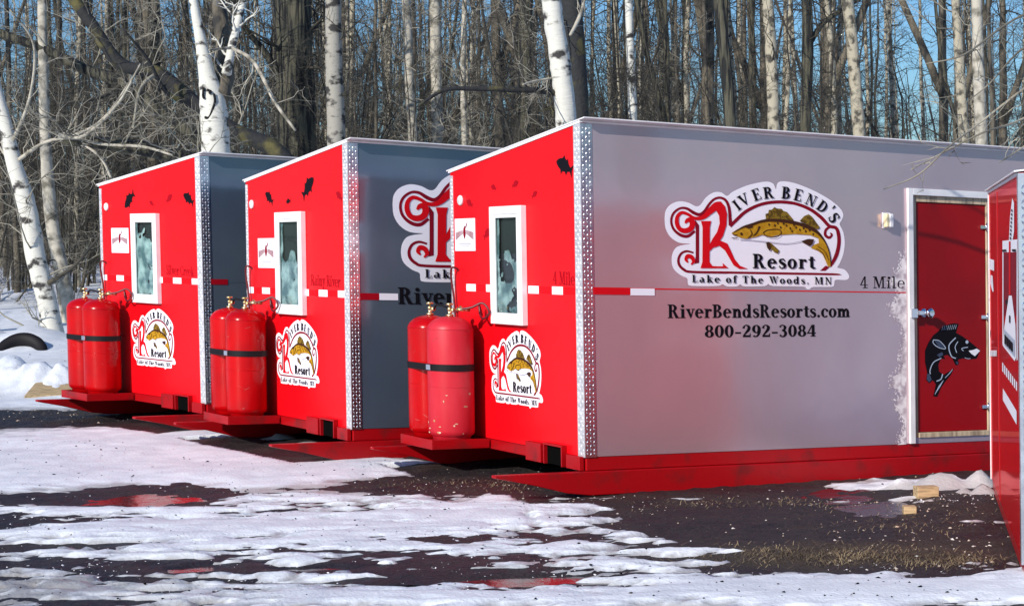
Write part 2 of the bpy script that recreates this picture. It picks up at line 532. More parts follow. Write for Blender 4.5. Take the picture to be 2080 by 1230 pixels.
def glyphs(S=.2, t=.075):
    """capital height 1, lower-case height .68; returns {char: (polygons, advance)}"""
    g = {}
    z = .07
    st = lambda x, y0=0., y1=1.: [_r(x, y0, x + S, y1)]
    sf = lambda x, y, e=.09: [_r(x - e, y, x + S + e, y + z)]
    top, bot = 1 - z, 0.
    xh = .68
    g['I'] = (st(.1) + sf(.1, 0) + sf(.1, top), .44)
    g['E'] = (st(.1) + [_r(.01, 0, .66, z), _r(.01, top, .64, 1), _r(.3, .47, .52, .55), _r(.6, 0, .67, .25), _r(.58, .75, .65, 1), _r(.47, .4, .53, .62)], .74)
    g['L'] = (st(.1) + sf(.1, top) + [_r(.01, 0, .62, z), _r(.56, 0, .63, .3)], .68)
    g['T'] = (st(.27) + sf(.27, 0) + [_r(.02, top, .72, 1), _r(.02, .72, .09, 1), _r(.65, .72, .72, 1)], .78)
    bowl = _arc(.34, .74, .34, .26, -90, 90, S, t) + [_r(.28, top, .36, 1), _r(.28, .48, .36, .48 + t)]
    g['R'] = (st(.1) + sf(.1, 0) + sf(.1, top) + bowl + [[(.36, .5), (.55, .52), (.82, 0), (.58, 0)], _r(.56, 0, .88, z)], .9)
    g['B'] = (st(.1) + [_r(.01, 0, .2, z), _r(.01, top, .2, 1)] + _arc(.36, .755, .30, .245, -90, 90, S, t) + _arc(.36, .27, .36, .27, -90, 90, S, t) +
              [_r(.28, top, .37, 1), _r(.28, .47, .37, .54), _r(.28, 0, .37, t)], .8)
    g['D'] = (st(.1) + [_r(.01, 0, .2, z), _r(.01, top, .2, 1)] + _arc(.36, .5, .44, .5, -90, 90, S, t) + [_r(.28, 0, .37, t), _r(.28, 1 - t, .37, 1)], .88)
    g['N'] = ([_r(.14, 0, .14 + t, 1), _r(.70, 0, .70 + t, 1), [(.08, 1), (.30, 1), (.78, 0), (.64, 0)], _r(.02, 0, .34, z), _r(.58, top, .90, 1), _r(.0, top, .3, 1)], .94)
    g['V'] = ([[(.06, 1), (.30, 1), (.52, .26), (.44, 0)], [(.70, 1), (.79, 1), (.50, 0), (.43, 0)], _r(0, top, .38, 1), _r(.6, top, .88, 1)], .88)
    g['W'] = ([[(.05, 1), (.28, 1), (.44, .25), (.37, 0)], [(.55, .9), (.62, .9), (.42, 0), (.36, 0)], [(.44, 1), (.67, 1), (.83, .25), (.76, 0)], [(1.0, 1), (1.08, 1), (.82, 0), (.75, 0)],
                _r(0, top, .34, 1), _r(.4, top, .74, 1), _r(.9, top, 1.16, 1)], 1.16)
    g['M'] = ([_r(.12, 0, .12 + t, 1), _r(.80, 0, .80 + S, 1), [(.1, 1), (.30, 1), (.58, .1), (.48, 0)], [(.74, 1), (.84, 1), (.52, 0), (.47, 0)], _r(.02, 0, .3, z), _r(.7, 0, 1.1, z), _r(0, top, .28, 1), _r(.78, top, 1.1, 1)], 1.14)
    g['C'] = (_arc(.46, .5, .45, .51, 42, 318, S, t, 20) + [_r(.72, .68, .79, 1), _r(.72, .05, .78, .3)], .86)
    g['S'] = (sm_stroke([(.58, .76), (.5, .93), (.33, .97), (.16, .88), (.15, .70), (.33, .55), (.52, .42), (.56, .22), (.42, .05), (.24, .03), (.1, .14), (.07, .28)], [t, t * 1.2, t, S * .8, S, S * 1.1, S * 1.1, S, S * .7, t, t, t]) + [_r(.55, .7, .62, 1), _r(.04, 0, .10, .32)], .7)
    g["'"] = ([[(.06, 1.02), (.26, 1.02), (.18, .66), (.12, .66)]], .3)
    g[','] = (_arc(.17, .09, .10, .10, 0, 360, .1, .1) + [[(.27, .08), (.2, .0), (.08, -.2), (.06, -.17), (.17, -.02)]], .36)
    g['.'] = (_arc(.17, .10, .11, .11, 0, 360, .11, .11), .36)
    g['-'] = ([_r(.05, .28, .47, .42)], .52)
    # lower case
    ring = _arc(.33, .34, .32, .355, 0, 360, S, t, 22)
    g['o'] = (ring, .68)
    g['e'] = (_arc(.33, .34, .32, .355, 0, 318, S, t, 20) + [_r(.16, .34, .62, .34 + t)], .68)
    g['c'] = (_arc(.33, .34, .32, .355, 48, 318, S, t, 18) + _arc(.5, .52, .1, .1, 0, 360, .1, .1, 8), .62)
    g['a'] = (_arc(.26, .20, .24, .21, 60, 330, S * .8, t) + [_r(.36, .06, .36 + S, .5), _r(.5, 0, .66, z)] + _arc(.34, .47, .22, .22, 0, 150, S * .9, t), .7)
    lst = lambda x: [_r(x, 0, x + S, xh), _r(x - .08, 0, x + S + .08, z), _r(x - .08, xh - z, x + .02, xh)]
    g['r'] = (lst(.1) + _arc(.44, .40, .20, .28, 60, 175, .10, .1) + _arc(.50, .56, .10, .10, 0, 360, .1, .1, 8), .62)
    g['s'] = (sm_stroke([(.47, .50), (.38, .64), (.26, .65), (.14, .58), (.15, .45), (.3, .36), (.43, .26), (.43, .12), (.3, .03), (.18, .04), (.07, .18)], [t, t, t, S * .7, S * .8, S, S, S * .8, t, t, t]), .56)
    g['t'] = ([_r(.14, .1, .14 + S, .86), _r(.02, xh - z, .48, xh)] + _arc(.36, .17, .2, .17, 185, 330, S * .8, t), .5)
    g['k'] = ([_r(.1, 0, .1 + S, 1.02), _r(.02, 0, .36, z), _r(.02, .95, .2, 1.02), [(.28, .28), (.36, .24), (.62, xh), (.54, xh)], [(.34, .36), (.5, .42), (.74, 0), (.5, 0)], _r(.44, xh - z, .72, xh), _r(.46, 0, .78, z)], .78)
    g['h'] = ([_r(.1, 0, .1 + S, 1.02), _r(.02, 0, .36, z), _r(.02, .95, .2, 1.02), _r(.46, 0, .46 + S, .45), _r(.39, 0, .74, z)] + _arc(.43, .42, .23, .27, 0, 170, S * .9, t * 1.4), .78)
    g['n'] = (lst(.1) + [_r(.46, 0, .46 + S, .45), _r(.39, 0, .74, z)] + _arc(.43, .42, .23, .27, 0, 170, S * .9, t * 1.4), .78)
    g['u'] = ([_r(.1, .2, .1 + S, xh), _r(.02, xh - z, .2, xh), _r(.46, 0, .46 + S, xh), _r(.38, xh - z, .5, xh), _r(.6, 0, .74, z)] + _arc(.32, .24, .22, .25, 180, 350, S * .9, t * 1.4), .78)
    g['m'] = (lst(.1) + [_r(.44, 0, .44 + S, .45), _r(.37, 0, .7, z), _r(.78, 0, .78 + S, .45), _r(.71, 0, 1.06, z)] + _arc(.42, .42, .22, .27, 0, 170, S * .9, t * 1.4) + _arc(.76, .42, .22, .27, 0, 170, S * .9, t * 1.4), 1.1)
    g['d'] = (_arc(.32, .34, .30, .355, 20, 340, S, t, 18) + [_r(.44, 0, .44 + S, 1.02), _r(.58, 0, .74, z), _r(.36, .95, .5, 1.02)], .78)
    g['f'] = ([_r(.12, 0, .12 + S, .8), _r(.03, 0, .42, z), _r(.02, xh - z, .46, xh)] + _arc(.36, .78, .24, .25, 30, 180, S, t) + _arc(.47, .9, .08, .08, 0, 360, .08, .08, 8), .5)
    g['i'] = (lst(.1) + _arc(.2, .88, .12, .12, 0, 360, .12, .12, 10), .42)
    g['l'] = ([_r(.1, 0, .1 + S, 1.02), _r(.02, 0, .38, z), _r(.02, .95, .2, 1.02)], .42)
    g['v'] = ([[(.04, xh), (.26, xh), (.42, .2), (.35, 0)], [(.52, xh), (.60, xh), (.40, 0), (.34, 0)], _r(0, xh - z, .32, xh), _r(.44, xh - z, .68, xh)], .68)
    g['y'] = ([[(.04, xh), (.26, xh), (.44, .16), (.36, 0)], [(.52, xh), (.60, xh), (.3, -.3), (.2, -.3)], _r(0, xh - z, .32, xh), _r(.44, xh - z, .68, xh)] + _arc(.18, -.2, .1, .1, 0, 360, .1, .1, 8), .68)
    # digits
    g['0'] = (_arc(.33, .5, .32, .51, 0, 360, S, t, 24), .68)
    g['8'] = (_arc(.33, .74, .27, .265, 0, 360, S * .85, t, 18) + _arc(.33, .27, .32, .28, 0, 360, S, t, 18), .68)
    g['9'] = (_arc(.33, .66, .31, .35, 0, 360, S, t, 20) + sm_stroke([(.54, .66), (.52, .35), (.4, .1), (.22, .04), (.12, .12)], [S, S * .9, S * .6, t, S * .8]), .68)
    g['2'] = (sm_stroke([(.1, .72), (.2, .93), (.36, .97), (.5, .82), (.46, .6), (.3, .38), (.1, .1)], [S * .9, t, t * 1.2, S, S, S * .7, t]) + [_r(.06, 0, .6, .16), _r(.54, 0, .61, .3)], .68)
    g['3'] = (sm_stroke([(.1, .8), (.2, .95), (.36, .96), (.48, .8), (.42, .6), (.27, .53), (.44, .47), (.52, .27), (.42, .06), (.22, .03), (.1, .17)], [S * .7, t, t, S, S * .8, t, S * .8, S, S * .7, t, S * .8]), .68)
    g['4'] = ([_r(.36, 0, .36 + S * .95, 1), _r(.0, .24, .66, .24 + t * 1.2), [(.36, 1), (.44, 1), (.1, .26), (.0, .26)], _r(.26, 0, .64, z)], .7)
    g[' '] = ([], .34)
    return g


BOLD = glyphs(.22, .085)
REG = glyphs(.125, .045)


def text_polys(txt, font, track=0.):
    """polygons in units of the capital height, and the total width"""
    x, out = 0., []
    for ch in txt:
        ps, adv = font[ch]
        out += [[(px + x, py) for px, py in p] for p in ps]
        x += adv + track
    return out, x - track


def text_fit(txt, font, x0, y0, x1, y1, cap, track=0.):
    """polygons fitted between two base-line points"""
    ps, wd = text_polys(txt, font, track)
    d = np.array([x1 - x0, y1 - y0]) / wd
    up = np.array([0, cap])
    return [[tuple(np.array([x0, y0]) + d * px + up * py) for px, py in p] for p in ps]


def flat(P, polys, off, name, m, parent, base, step=4e-5, flip=False):
    """thin vinyl: polygons given in wall coordinates, lifted by off metres; P maps (u, v, lift) to the world"""
    b = MB()
    for k, p in enumerate(polys):
        q = p[::-1] if flip else p
        b.poly([P(u, v, off + (k % 40) * step) for u, v in q])
    return b.build(name, m, parent, base)


# ------------------------------------------------------------------ the resort logo, traced on the third house's long side
def z5(x, y):
    return H3.side(1340 + x * .19512, 360 + y * .19512)


def Z5(pts):
    return [z5(x, y) for x, y in pts]


def z5strk(pts, wd, n=5):
    ps = sm_stroke(pts, wd, n)
    return [[z5(*q) for q in p] for p in ps]


LOGO = {}
LOGO['plate'] = [Z5(smooth_path([(50, 430), (60, 350), (110, 285), (200, 250), (300, 265), (370, 300), (420, 290), (480, 210), (560, 158), (640, 158), (700, 195), (760, 150), (900, 88), (1050, 52), (1130, 47), (1185, 72), (1208, 125), (1225, 62), (1280, 42), (1400, 60), (1560, 120), (1700, 190), (1820, 270), (1890, 340), (1910, 400), (1890, 450), (1872, 490), (1910, 570), (1925, 680), (1910, 800), (1870, 900), (1850, 940), (1920, 958), (1965, 1010), (1968, 1048), (1930, 1068), (1830, 1066), (1815, 1110), (1790, 1138), (1600, 1140), (1560, 1163), (1520, 1158), (1490, 1136), (1180, 1130), (1130, 1108), (1090, 1130), (880, 1134), (840, 1112), (800, 1134), (700, 1134), (650, 1112), (600, 1130), (330, 1128), (292, 1100), (285, 1050), (220, 1020), (150, 960), (125, 890), (130, 800), (170, 730), (240, 705), (318, 692), (200, 680), (110, 620), (60, 530), (50, 430)], 3)[:-1])]
LOGO['maroon'] = (z5strk([(365, 560), (290, 612), (210, 598), (140, 535), (117, 450), (142, 372), (210, 322), (280, 325), (345, 365), (410, 388), (462, 355), (512, 280), (565, 228), (625, 212), (682, 238), (715, 305), (728, 400), (735, 500)], [26, 34, 32, 26, 24, 24, 22, 26, 34, 34, 30, 26, 24, 24, 28, 30, 34, 40])
                  + z5strk([(350, 785), (280, 768), (222, 792), (193, 850), (202, 912), (250, 960), (330, 983), (700, 990), (1300, 1000), (1800, 1008), (1890, 1014)], [18, 22, 24, 26, 28, 28, 24, 24, 24, 22, 3])
                  + [Z5(p) for p in ([(365, 440), (408, 500), (408, 890), (362, 900), (372, 820), (372, 560)],)]
                  + z5strk([(730, 510), (800, 440), (900, 352), (1050, 282), (1220, 256), (1400, 272), (1560, 332), (1680, 420), (1760, 505), (1830, 525), (1858, 590), (1862, 690), (1835, 810), (1775, 925)], [34, 36, 34, 32, 32, 32, 34, 36, 34, 34, 38, 38, 40, 30])
                  + z5strk([(1775, 510), (1728, 548), (1722, 600), (1760, 628), (1790, 600), (1772, 578)], [26, 28, 30, 28, 22, 14])
                  + [Z5([(1665, 972), (1725, 918), (1765, 935), (1722, 972)])])
LOGO['crimson'] = (z5strk([(262, 478), (285, 448), (322, 445), (338, 485), (318, 535), (262, 556), (205, 538), (175, 480), (180, 412), (225, 368), (290, 385), (345, 420), (400, 428), (460, 408), (520, 352), (585, 300), (640, 292)], [20, 44, 56, 60, 58, 52, 46, 44, 40, 34, 30, 32, 38, 48, 66, 84, 80])
                   + z5strk([(292, 885), (270, 855), (288, 820), (330, 832), (348, 875), (322, 908)], [14, 34, 44, 44, 36, 14])
                   + [Z5(p) for p in ([(425, 455), (532, 455), (518, 520), (514, 880), (440, 880), (442, 520)], [(440, 880), (514, 880), (545, 922), (600, 925), (655, 925), (650, 890), (712, 945), (420, 945)],
                      [(600, 285), (640, 262), (675, 300), (697, 380), (690, 500), (655, 610), (620, 665), (515, 770), (515, 700), (545, 640), (592, 570), (620, 480), (614, 400), (585, 350)],
                      [(620, 655), (700, 688), (735, 760), (775, 850), (832, 920), (915, 952), (825, 952), (765, 915), (715, 830), (675, 760), (615, 712), (555, 735)])])
_arcs = [('I', 795, 292, -38, 118), ('V', 868, 236, -29, 122), ('E', 1000, 180, -20, 122), ('R', 1125, 160, -8, 122), ('B', 1310, 162, 5, 125), ('E', 1437, 185, 14, 122), ('N', 1568, 238, 24, 118), ('D', 1690, 305, 36, 118), ("'", 1775, 340, 44, 118), ('S', 1808, 420, 54, 112)]
LOGO['black'] = []
for ch, x, y, ang, hgt in _arcs:
    ps, adv = BOLD[ch]
    a = math.radians(ang)
    for p in ps:
        q = []
        for gx, gy in p:
            lx, ly = (gx - adv / 2 + .02) * hgt, -(gy - .5) * hgt
            q.append(z5(x + lx * math.cos(a) - ly * math.sin(a), y + lx * math.sin(a) + ly * math.cos(a)))
        LOGO['black'].append(q)


def z5text(txt, font, x0, y0, x1, y1, cap, track=0.):
    a, b = z5(x0, y0), z5(x1, y1)
    c = abs(z5(x0, y0 - cap)[1] - a[1])
    return text_fit(txt, font, a[0], a[1], b[0], b[1], c, track)


LOGO['black'] += z5text('Resort', BOLD, 962, 945, 1615, 952, 150, .06)
LOGO['black'] += z5text('Lake of The Woods, MN', BOLD, 330, 1092, 1790, 1114, 78, .16)
LOGO['gold'] = [Z5(p) for p in ([(745, 578), (800, 542), (870, 508), (960, 482), (1050, 447), (1060, 600), (1000, 620), (900, 640), (840, 630), (800, 612), (760, 600)],
                                [(1050, 447), (1150, 432), (1300, 442), (1450, 472), (1560, 512), (1640, 565), (1660, 640), (1560, 600), (1400, 590), (1240, 600), (1150, 620), (1060, 600)],
                                [(1640, 565), (1710, 650), (1750, 740), (1778, 840), (1770, 935), (1742, 920), (1722, 870), (1690, 800), (1640, 762), (1570, 735), (1600, 702), (1652, 684), (1648, 630)])]
LOGO['olive'] = [Z5(p) for p in ([(1100, 440), (1095, 382), (1125, 372), (1130, 340), (1160, 338), (1188, 310), (1215, 325), (1262, 328), (1282, 350), (1320, 362), (1370, 422), (1392, 452)],
                                 [(1450, 455), (1500, 402), (1545, 385), (1580, 410), (1605, 445), (1662, 522), (1640, 542), (1560, 505)],
                                 [(1130, 672), (1160, 690), (1240, 762), (1225, 795), (1180, 772), (1150, 740)])]
LOGO['ink'] = (z5strk([(760, 575), (860, 518), (960, 488), (1050, 458), (1150, 446), (1300, 456), (1450, 486), (1580, 536), (1655, 592), (1720, 682), (1758, 780), (1776, 900)], [6, 18, 26, 26, 30, 34, 34, 40, 26, 12, 10, 8])
               + z5strk([(935, 545), (952, 590), (912, 636)], 9) + z5strk([(1032, 510), (1005, 570), (962, 612)], [20, 12, 7])
               + z5strk([(745, 585), (778, 600), (800, 596)], 8) + z5strk([(742, 630), (790, 632), (802, 622)], 8)
               + z5strk([(1070, 575), (1120, 548), (1230, 542), (1256, 580), (1210, 620), (1110, 614), (1070, 575)], 8)
               + z5strk([(1620, 740), (1680, 780), (1720, 850)], 6) + z5strk([(1640, 720), (1710, 770), (1750, 860)], 6)
               + [Z5(p) for p in ([(1465, 665), (1530, 642), (1600, 645), (1580, 700), (1552, 716)], [(1098, 678), (1132, 672), (1150, 740), (1138, 768), (1112, 735)], [(830, 575), (852, 575), (858, 600), (832, 602)], [(880, 520), (960, 486), (960, 520), (920, 535)])]
               + [Z5([(x, y), (x + 9, y - 14), (x + 22, y), (x + 10, y + 16)]) for x, y in ((1120, 490), (1180, 500), (1240, 520), (1300, 500), (1340, 530), (1400, 520), (1440, 545), (1500, 560), (1540, 550), (1270, 480), (1210, 478), (1380, 495), (1480, 530), (1580, 590), (1360, 560))])
LOGO['belly'] = z5strk([(830, 648), (950, 655), (1100, 670), (1300, 690), (1450, 670), (1560, 640)], 8)
LOGO_LAYERS = [('plate', 'backing', 'decal_white', .0012), ('maroon', 'scroll_outline', 'maroon', .0024), ('crimson', 'scroll_letter', 'crimson', .0042), ('gold', 'fish', 'gold', .006), ('black', 'lettering', 'black', .006), ('belly', None, 'greyline', .0066), ('olive', 'fish_fin', 'olive', .0072), ('ink', 'fish_marking', 'brown', .0084)]
_pl = np.array(LOGO['plate'][0])
LBOX = (_pl[:, 0].min(), _pl[:, 1].min(), _pl[:, 0].max(), _pl[:, 1].max())


def logo(Pw, xf, parent, base):
    """Pw(u, v, lift): wall surface; xf maps the traced coordinates onto it"""
    b = MB()
    b.poly([Pw(*xf(*p), .0012) for p in LOGO['plate'][0]])
    root = b.build('logo_decal', 'decal_white', parent, base)
    for key, name, m, off in LOGO_LAYERS[1:]:
        if name is None:
            name = 'fish_belly'
        flat(lambda u, v, l: Pw(*xf(u, v), l), LOGO[key], off, name, m, root, base)
    return root


# small fish silhouette, nose to the right, length 1
FISH = [(.5, 0), (.40, .10), (.28, .16), (.18, .19), (.10, .30), (.02, .22), (-.08, .20), (-.12, .27), (-.2, .14), (-.33, .06), (-.5, .20), (-.44, 0), (-.5, -.19), (-.33, -.06), (-.2, -.10), (-.16, -.22), (-.06, -.14), (.08, -.17), (.14, -.28), (.2, -.16), (.34, -.12), (.46, -.06)]


def fish_poly(u, v, L, ang, mirror=1):
    a = math.atan(math.tan(math.radians(ang)) * .46)
    return [(u + L * (x * mirror * math.cos(a) - y * math.sin(a)), v + L * (x * mirror * math.sin(a) + y * math.cos(a))) for x, y in FISH]


# ------------------------------------------------------------------ a fish house
def fish_house(H, d, label):
    P = H.P
    base = P(0, H.W / 2, -.245)
    root = empty('fish_house', base, label, 'fish house', 'red fish houses parked in a row')
    W, L, lo = H.W, H.L, H.lo
    top = lambda wv: HH + (lo - HH) * wv / W
    bd = lambda b, n, m, par=root, bev=0.: b.build(n, m, par, base, bev)
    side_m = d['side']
    # walls -------------------------------------------------------
    b = MB()
    o = [(0.004, 0), (W, 0), (W, lo), (0.004, HH)]
    b.prism([P(0, a, h) for a, h in o], [P(.05, a, h) for a, h in o])
    bd(b, 'end_wall', 'red')
    b = MB()
    o = [(0.004, 0), (W, 0), (W, lo), (0.004, HH)]
    b.prism([P(L, a, h) for a, h in o][::-1], [P(L - .05, a, h) for a, h in o][::-1])
    bd(b, 'end_wall', 'red')
    b = MB()
    if 'door' in d:
        ds0, ds1, dh0, dh1 = d['door']
        b.hexa(P, .0502, ds0, 0, .05, 0, HH)
        b.hexa(P, ds1, L - .0502, 0, .05, 0, HH)
        b.hexa(P, ds0, ds1, 0, .05, dh1, HH)
        if dh0 > .005:
            b.hexa(P, ds0, ds1, 0, .05, 0, dh0)
    else:
        b.hexa(P, .0502, L - .0502, 0, .05, 0, HH)
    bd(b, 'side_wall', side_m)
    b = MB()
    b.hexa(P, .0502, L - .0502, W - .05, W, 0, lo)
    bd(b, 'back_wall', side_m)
    # roof -------------------------------------------------------------
    b = MB()
    ov = .045
    k = (lo - HH) / W
    e_ = .075
    A = [(-e_, HH - k * e_ + .004), (W + ov, lo + k * ov + .004), (W + ov, lo + k * ov + .012), (-e_, HH - k * e_ + .012)]
    b.prism([P(-.012, a, h) for a, h in A], [P(L + .03, a, h) for a, h in A])
    rf = bd(b, 'roof', 'white')
    b = MB()
    A = [(-.030, HH + .012), (W, lo + .024), (W, lo + .044), (-.030, HH + .030)]
    # trim strips at the top of the walls
    b = MB()
    A = [(-.006, HH - .012), (W + .02, lo - .015), (W + .02, lo + .003), (-.006, HH + .003)]
    b.prism([P(-.008, a, h) for a, h in A], [P(0, a, h) for a, h in A])
    b.hexa(P, 0.001, L, -.006, 0, HH - .010, HH + .003)
    bd(b, 'roof_trim', 'white')
    # corner trim with raised lozenges -----------------------------
    tw = .085
    for (cs, cw, name) in ((0, 0, 'a'), (0, W, 'b')):
        b = MB()
        th = .004
        if name == 'a':
            b.hexa(P, -th, 0, -th, tw, -.004, HH - .014, 0)
            b.hexa(P, 0, tw, -th, 0, -.004, HH - .014, 1)
        else:
            b.hexa(P, -th, 0, W - .045, W + th, -.004, lo - .035, 0)
            b.hexa(P, 0, .07, W, W + th, -.004, lo - .035, 1)
        hh = HH if name == 'a' else lo
        n = int(hh / .026)
        for i in range(n):
            hc = .02 + i * .026
            if hc > hh - .04:
                break
            for j in range(3 if name == 'a' else 2):
                u = (.017 + .026 * j) if name == 'a' else (.012 + .02 * j)
                sg = 1 if (i + j) % 2 else -1
                ll, ww = (.0125, .0048) if name == 'a' else (.010, .005)
                ax, ay = .55 * ll * sg, .83 * ll
                bx, by = .83 * ww, -.55 * ww * sg
                if name == 'a':
                    # on the long side
                    q = [P(u + e[0], -th, hc + e[1]) for e in ((ax, ay), (bx, by), (-ax, -ay), (-bx, -by))]
                    c = P(u, -th - .0040, hc)
                    b.add(q + [c], [(0, 4, 1), (1, 4, 2), (2, 4, 3), (3, 4, 0)], 1)
                    q = [P(-th, u + e[0], hc + e[1]) for e in ((ax, ay), (bx, by), (-ax, -ay), (-bx, -by))]
                    c = P(-th - .0036, u, hc)
                    b.add(q + [c], [(0, 1, 4), (1, 2, 4), (2, 3, 4), (3, 0, 4)], 0)
                else:
                    q = [P(-th, W - u - .005 + e[0], hc + e[1]) for e in ((ax, ay), (bx, by), (-ax, -ay), (-bx, -by))]
                    c = P(-th - .005, W - u - .005, hc)
                    b.add(q + [c], [(0, 1, 4), (1, 2, 4), (2, 3, 4), (3, 0, 4)], 0)
        bd(b, 'corner_trim', ['whiteplate', 'steel'])
    # window -------------------------------------------------------
    c = [H.end(*p) for p in d['win']]
    w0, w1 = (c[0][0] + c[3][0]) / 2, (c[1][0] + c[2][0]) / 2     # left has the larger w
    h1, h0 = (c[0][1] + c[1][1]) / 2, (c[2][1] + c[3][1]) / 2
    wl, wr = max(w0, w1), min(w0, w1)
    fw = .056

    def frame(b, s0, s1, a0, a1, e0, e1, t):
        b.hexa(P, s0, s1, a0, a0 + t, e0, e1)
        b.hexa(P, s0, s1, a1 - t, a1, e0, e1)
        b.hexa(P, s0, s1, a0 + t, a1 - t, e0, e0 + t)
        b.hexa(P, s0, s1, a0 + t, a1 - t, e1 - t, e1)
    b = MB()
    frame(b, -.046, 0, wr, wl, h0, h1, fw)
    fr = bd(b, 'window', 'white', root, .004)
    b = MB()
    frame(b, -.041, -.030, wr + fw + .001, wl - fw - .001, h0 + fw + .001, h1 - fw - .001, .022)
    bd(b, 'sash', 'white', fr)
    b = MB()
    b.poly([P(-.036, a_, c_) for a_, c_ in ((wl - fw - .0015, h0 + fw + .0015), (wr + fw + .0015, h0 + fw + .0015), (wr + fw + .0015, h1 - fw - .0015), (wl - fw - .0015, h1 - fw - .0015))])
    bd(b, 'pane', 'pane', fr)
    b = MB()
    b.hexa(P, -.003, -.0015, wr + fw + .0005, wl - fw - .0005, h0 + fw + .0005, h1 - fw - .0005)
    bd(b, 'dark_backing', 'room', fr)  # dark sheet behind the glass, painting the unlit room
    # bunched curtain and bags behind the glass
    b = MB()
    ca, cb = wr + fw + .004, wl - fw - .004
    ea, eb = h0 + fw + .004, h1 - fw - .004
    nu, nv = 64, 130
    sd = d['cseed']
    vs, ok = [], {}
    for q in range(nv + 1):
        for p in range(nu + 1):
            u, v = p / nu, q / nv
            fold = math.sin(9 * u + 5 * fbm(np.array([u * 2]), np.array([v * 4 + sd]), 3)[0] * 1.6 + 2.5 * v) * .5 + .9 * fbm(np.array([u * 3.2]), np.array([v * 6 + sd]), 9)[0]
            vs.append(P(-.022 + .008 * fold, ca + (cb - ca) * u, ea + (eb - ea) * v))
            edge = d['ctop'] + .30 * fbm(np.array([u * 2.2 + sd]), np.array([sd * 1.7]), 4)[0]
            gap = fbm(np.array([u * 2.4 + 3 * sd]), np.array([v * 5.]), 14)[0]
            ok[(p, q)] = (v < edge and gap < .28) or u > .86
    b.v = vs
    for q in range(nv):
        for p in range(nu):
            if ok[(p, q)]:
                k0 = q * (nu + 1) + p
                b.f.append([k0, k0 + 1, k0 + nu + 2, k0 + nu + 1])
                b.m.append(0)
                b.s.append(True)
    bd(b, 'curtain', 'curtain', fr)
    # vent ------------------------------------------------------------
    vw, vh = H.end(*d['vent'])
    b = MB()
    b.lathe(P(0, vw, vh), -H.eR, H.eL, H.eU, [(.037, 0), (.037, .012), (.030, .02), (.0, .022)], 20)
    bd(b, 'vent_cap', 'white')
    PE = lambda u, v, l: P(-l, u, v)
    PS = lambda u, v, l: P(u, -l, v)
    b = MB()
    gw = W - .075
    b.tube(smooth_path([P(-.012, gw - .05, 1.19), P(-.05, gw - .03, 1.20), P(-.045, gw, 1.13), P(-.03, gw - .01, .98), P(-.03, gw - .035, .78)], 5), .008, 6)
    b.tube([P(-.0, gw - .035, .80), P(-.06, gw - .035, .80)], .012, 6)
    bd(b, 'gas_line', 'hose')
    # sign plate ----------------------------------------------------
    c = [H.end(*p) for p in d['sign']]
    a0, a1 = min(x[0] for x in c), max(x[0] for x in c)
    e0, e1 = min(x[1] for x in c), max(x[1] for x in c)
    b = MB()
    b.hexa(P, -.008, -.0005, a0, a1, e0, e1)
    sp = bd(b, 'sign_plate', 'decal_white', root, .006)
    sx = lambda u, v: (a1 - u * (a1 - a0), e0 + v * (e1 - e0))
    em = []
    n = 6
    for i in range(n):
        for sgn in (-1, 1):
            x0 = .5 + sgn * (.10 + .060 * i)
            x1 = .5 + sgn * (.10 + .060 * i + .034)
            up = .645 - .012 * i
            dn = .50 - .032 * i
            em.append([sx(x0, dn + .012), sx(x1, dn), sx(x1, up), sx(x0, up - .01)])
    em.append([sx(x, y) for x, y in ((.5, .80), (.55, .68), (.57, .56), (.54, .44), (.5, .36), (.46, .44), (.43, .56), (.45, .68))])
    em.append([sx(x, y) for x, y in ((.53, .72), (.62, .86), (.66, .88), (.58, .70))])
    flat(PE, em, .0095, 'emblem', 'maroon', sp, base)
    em = [[sx(x, y) for x, y in _r(.22, .20, .80, .235)], [sx(x, y) for x, y in _r(.3, .14, .72, .165)]]
    flat(PE, em, .0095, 'print_line', 'greyline', sp, base)
    # reflectors ------------------------------------------------------
    for q in d['refl']:
        x0, y0, x1, y1 = q
        ca, cb = H.end(x0, y0), H.end(x1, y1)
        wd = abs(ca[0] - cb[0])
        cw = (ca[0] + cb[0]) / 2
        hc = H.reflh
        b = MB()
        b.hexa(P, -.0035, -.0006, cw - wd / 2, cw + wd / 2, hc - .026, hc + .026)
        bd(b, 'reflector', 'decal_white')
    # dark red tape between them
    b = MB()
    tl = sorted([H.end((q[0] + q[2]) / 2, q[1])[0] for q in d['refl']])
    segs = [(tw + .01, wr - .004), (wl + .004, tl[-1])]
    for a, e in segs:
        b.hexa(P, -.0016, -.0004, a, e, H.reflh - .024, H.reflh + .024)
    bd(b, 'reflective_tape', 'crimson')
    # stripe on long side
    if 'stripe' in d:
        for (x0, y0, x1, y1, m, nm) in d['stripe']:
            a, e = H.side(x0, y0), H.side(x1, y1)
            b = MB()
            b.hexa(P, a[0], e[0], -.0042, -.0005, e[1] - (e[1] - a[1]) if False else min(a[1], e[1]), max(a[1], e[1]))
            bd(b, 'reflective_tape' if m != 'decal_white' else 'reflector', m)
    # panel seam on the long side and upper seam of the end wall
    b = MB()
    sh = d['seam']
    b.hexa(P, .09, d.get('seam_end', L - .1), -.002, -.0003, sh - .004, sh + .004)
    bd(b, 'seam_strip', d['seam_m'])
    # name ------------------------------------------------------------
    x0, y0, x1, y1 = d['name_px']
    a, e = H.end(x0, y0), H.end(x1, y1)
    flat(PE, text_fit(d['name'], REG, a[0], a[1], e[0], e[1], d['name_cap'], .02), .0014, 'name_lettering', 'dkred', root, base, flip=True)
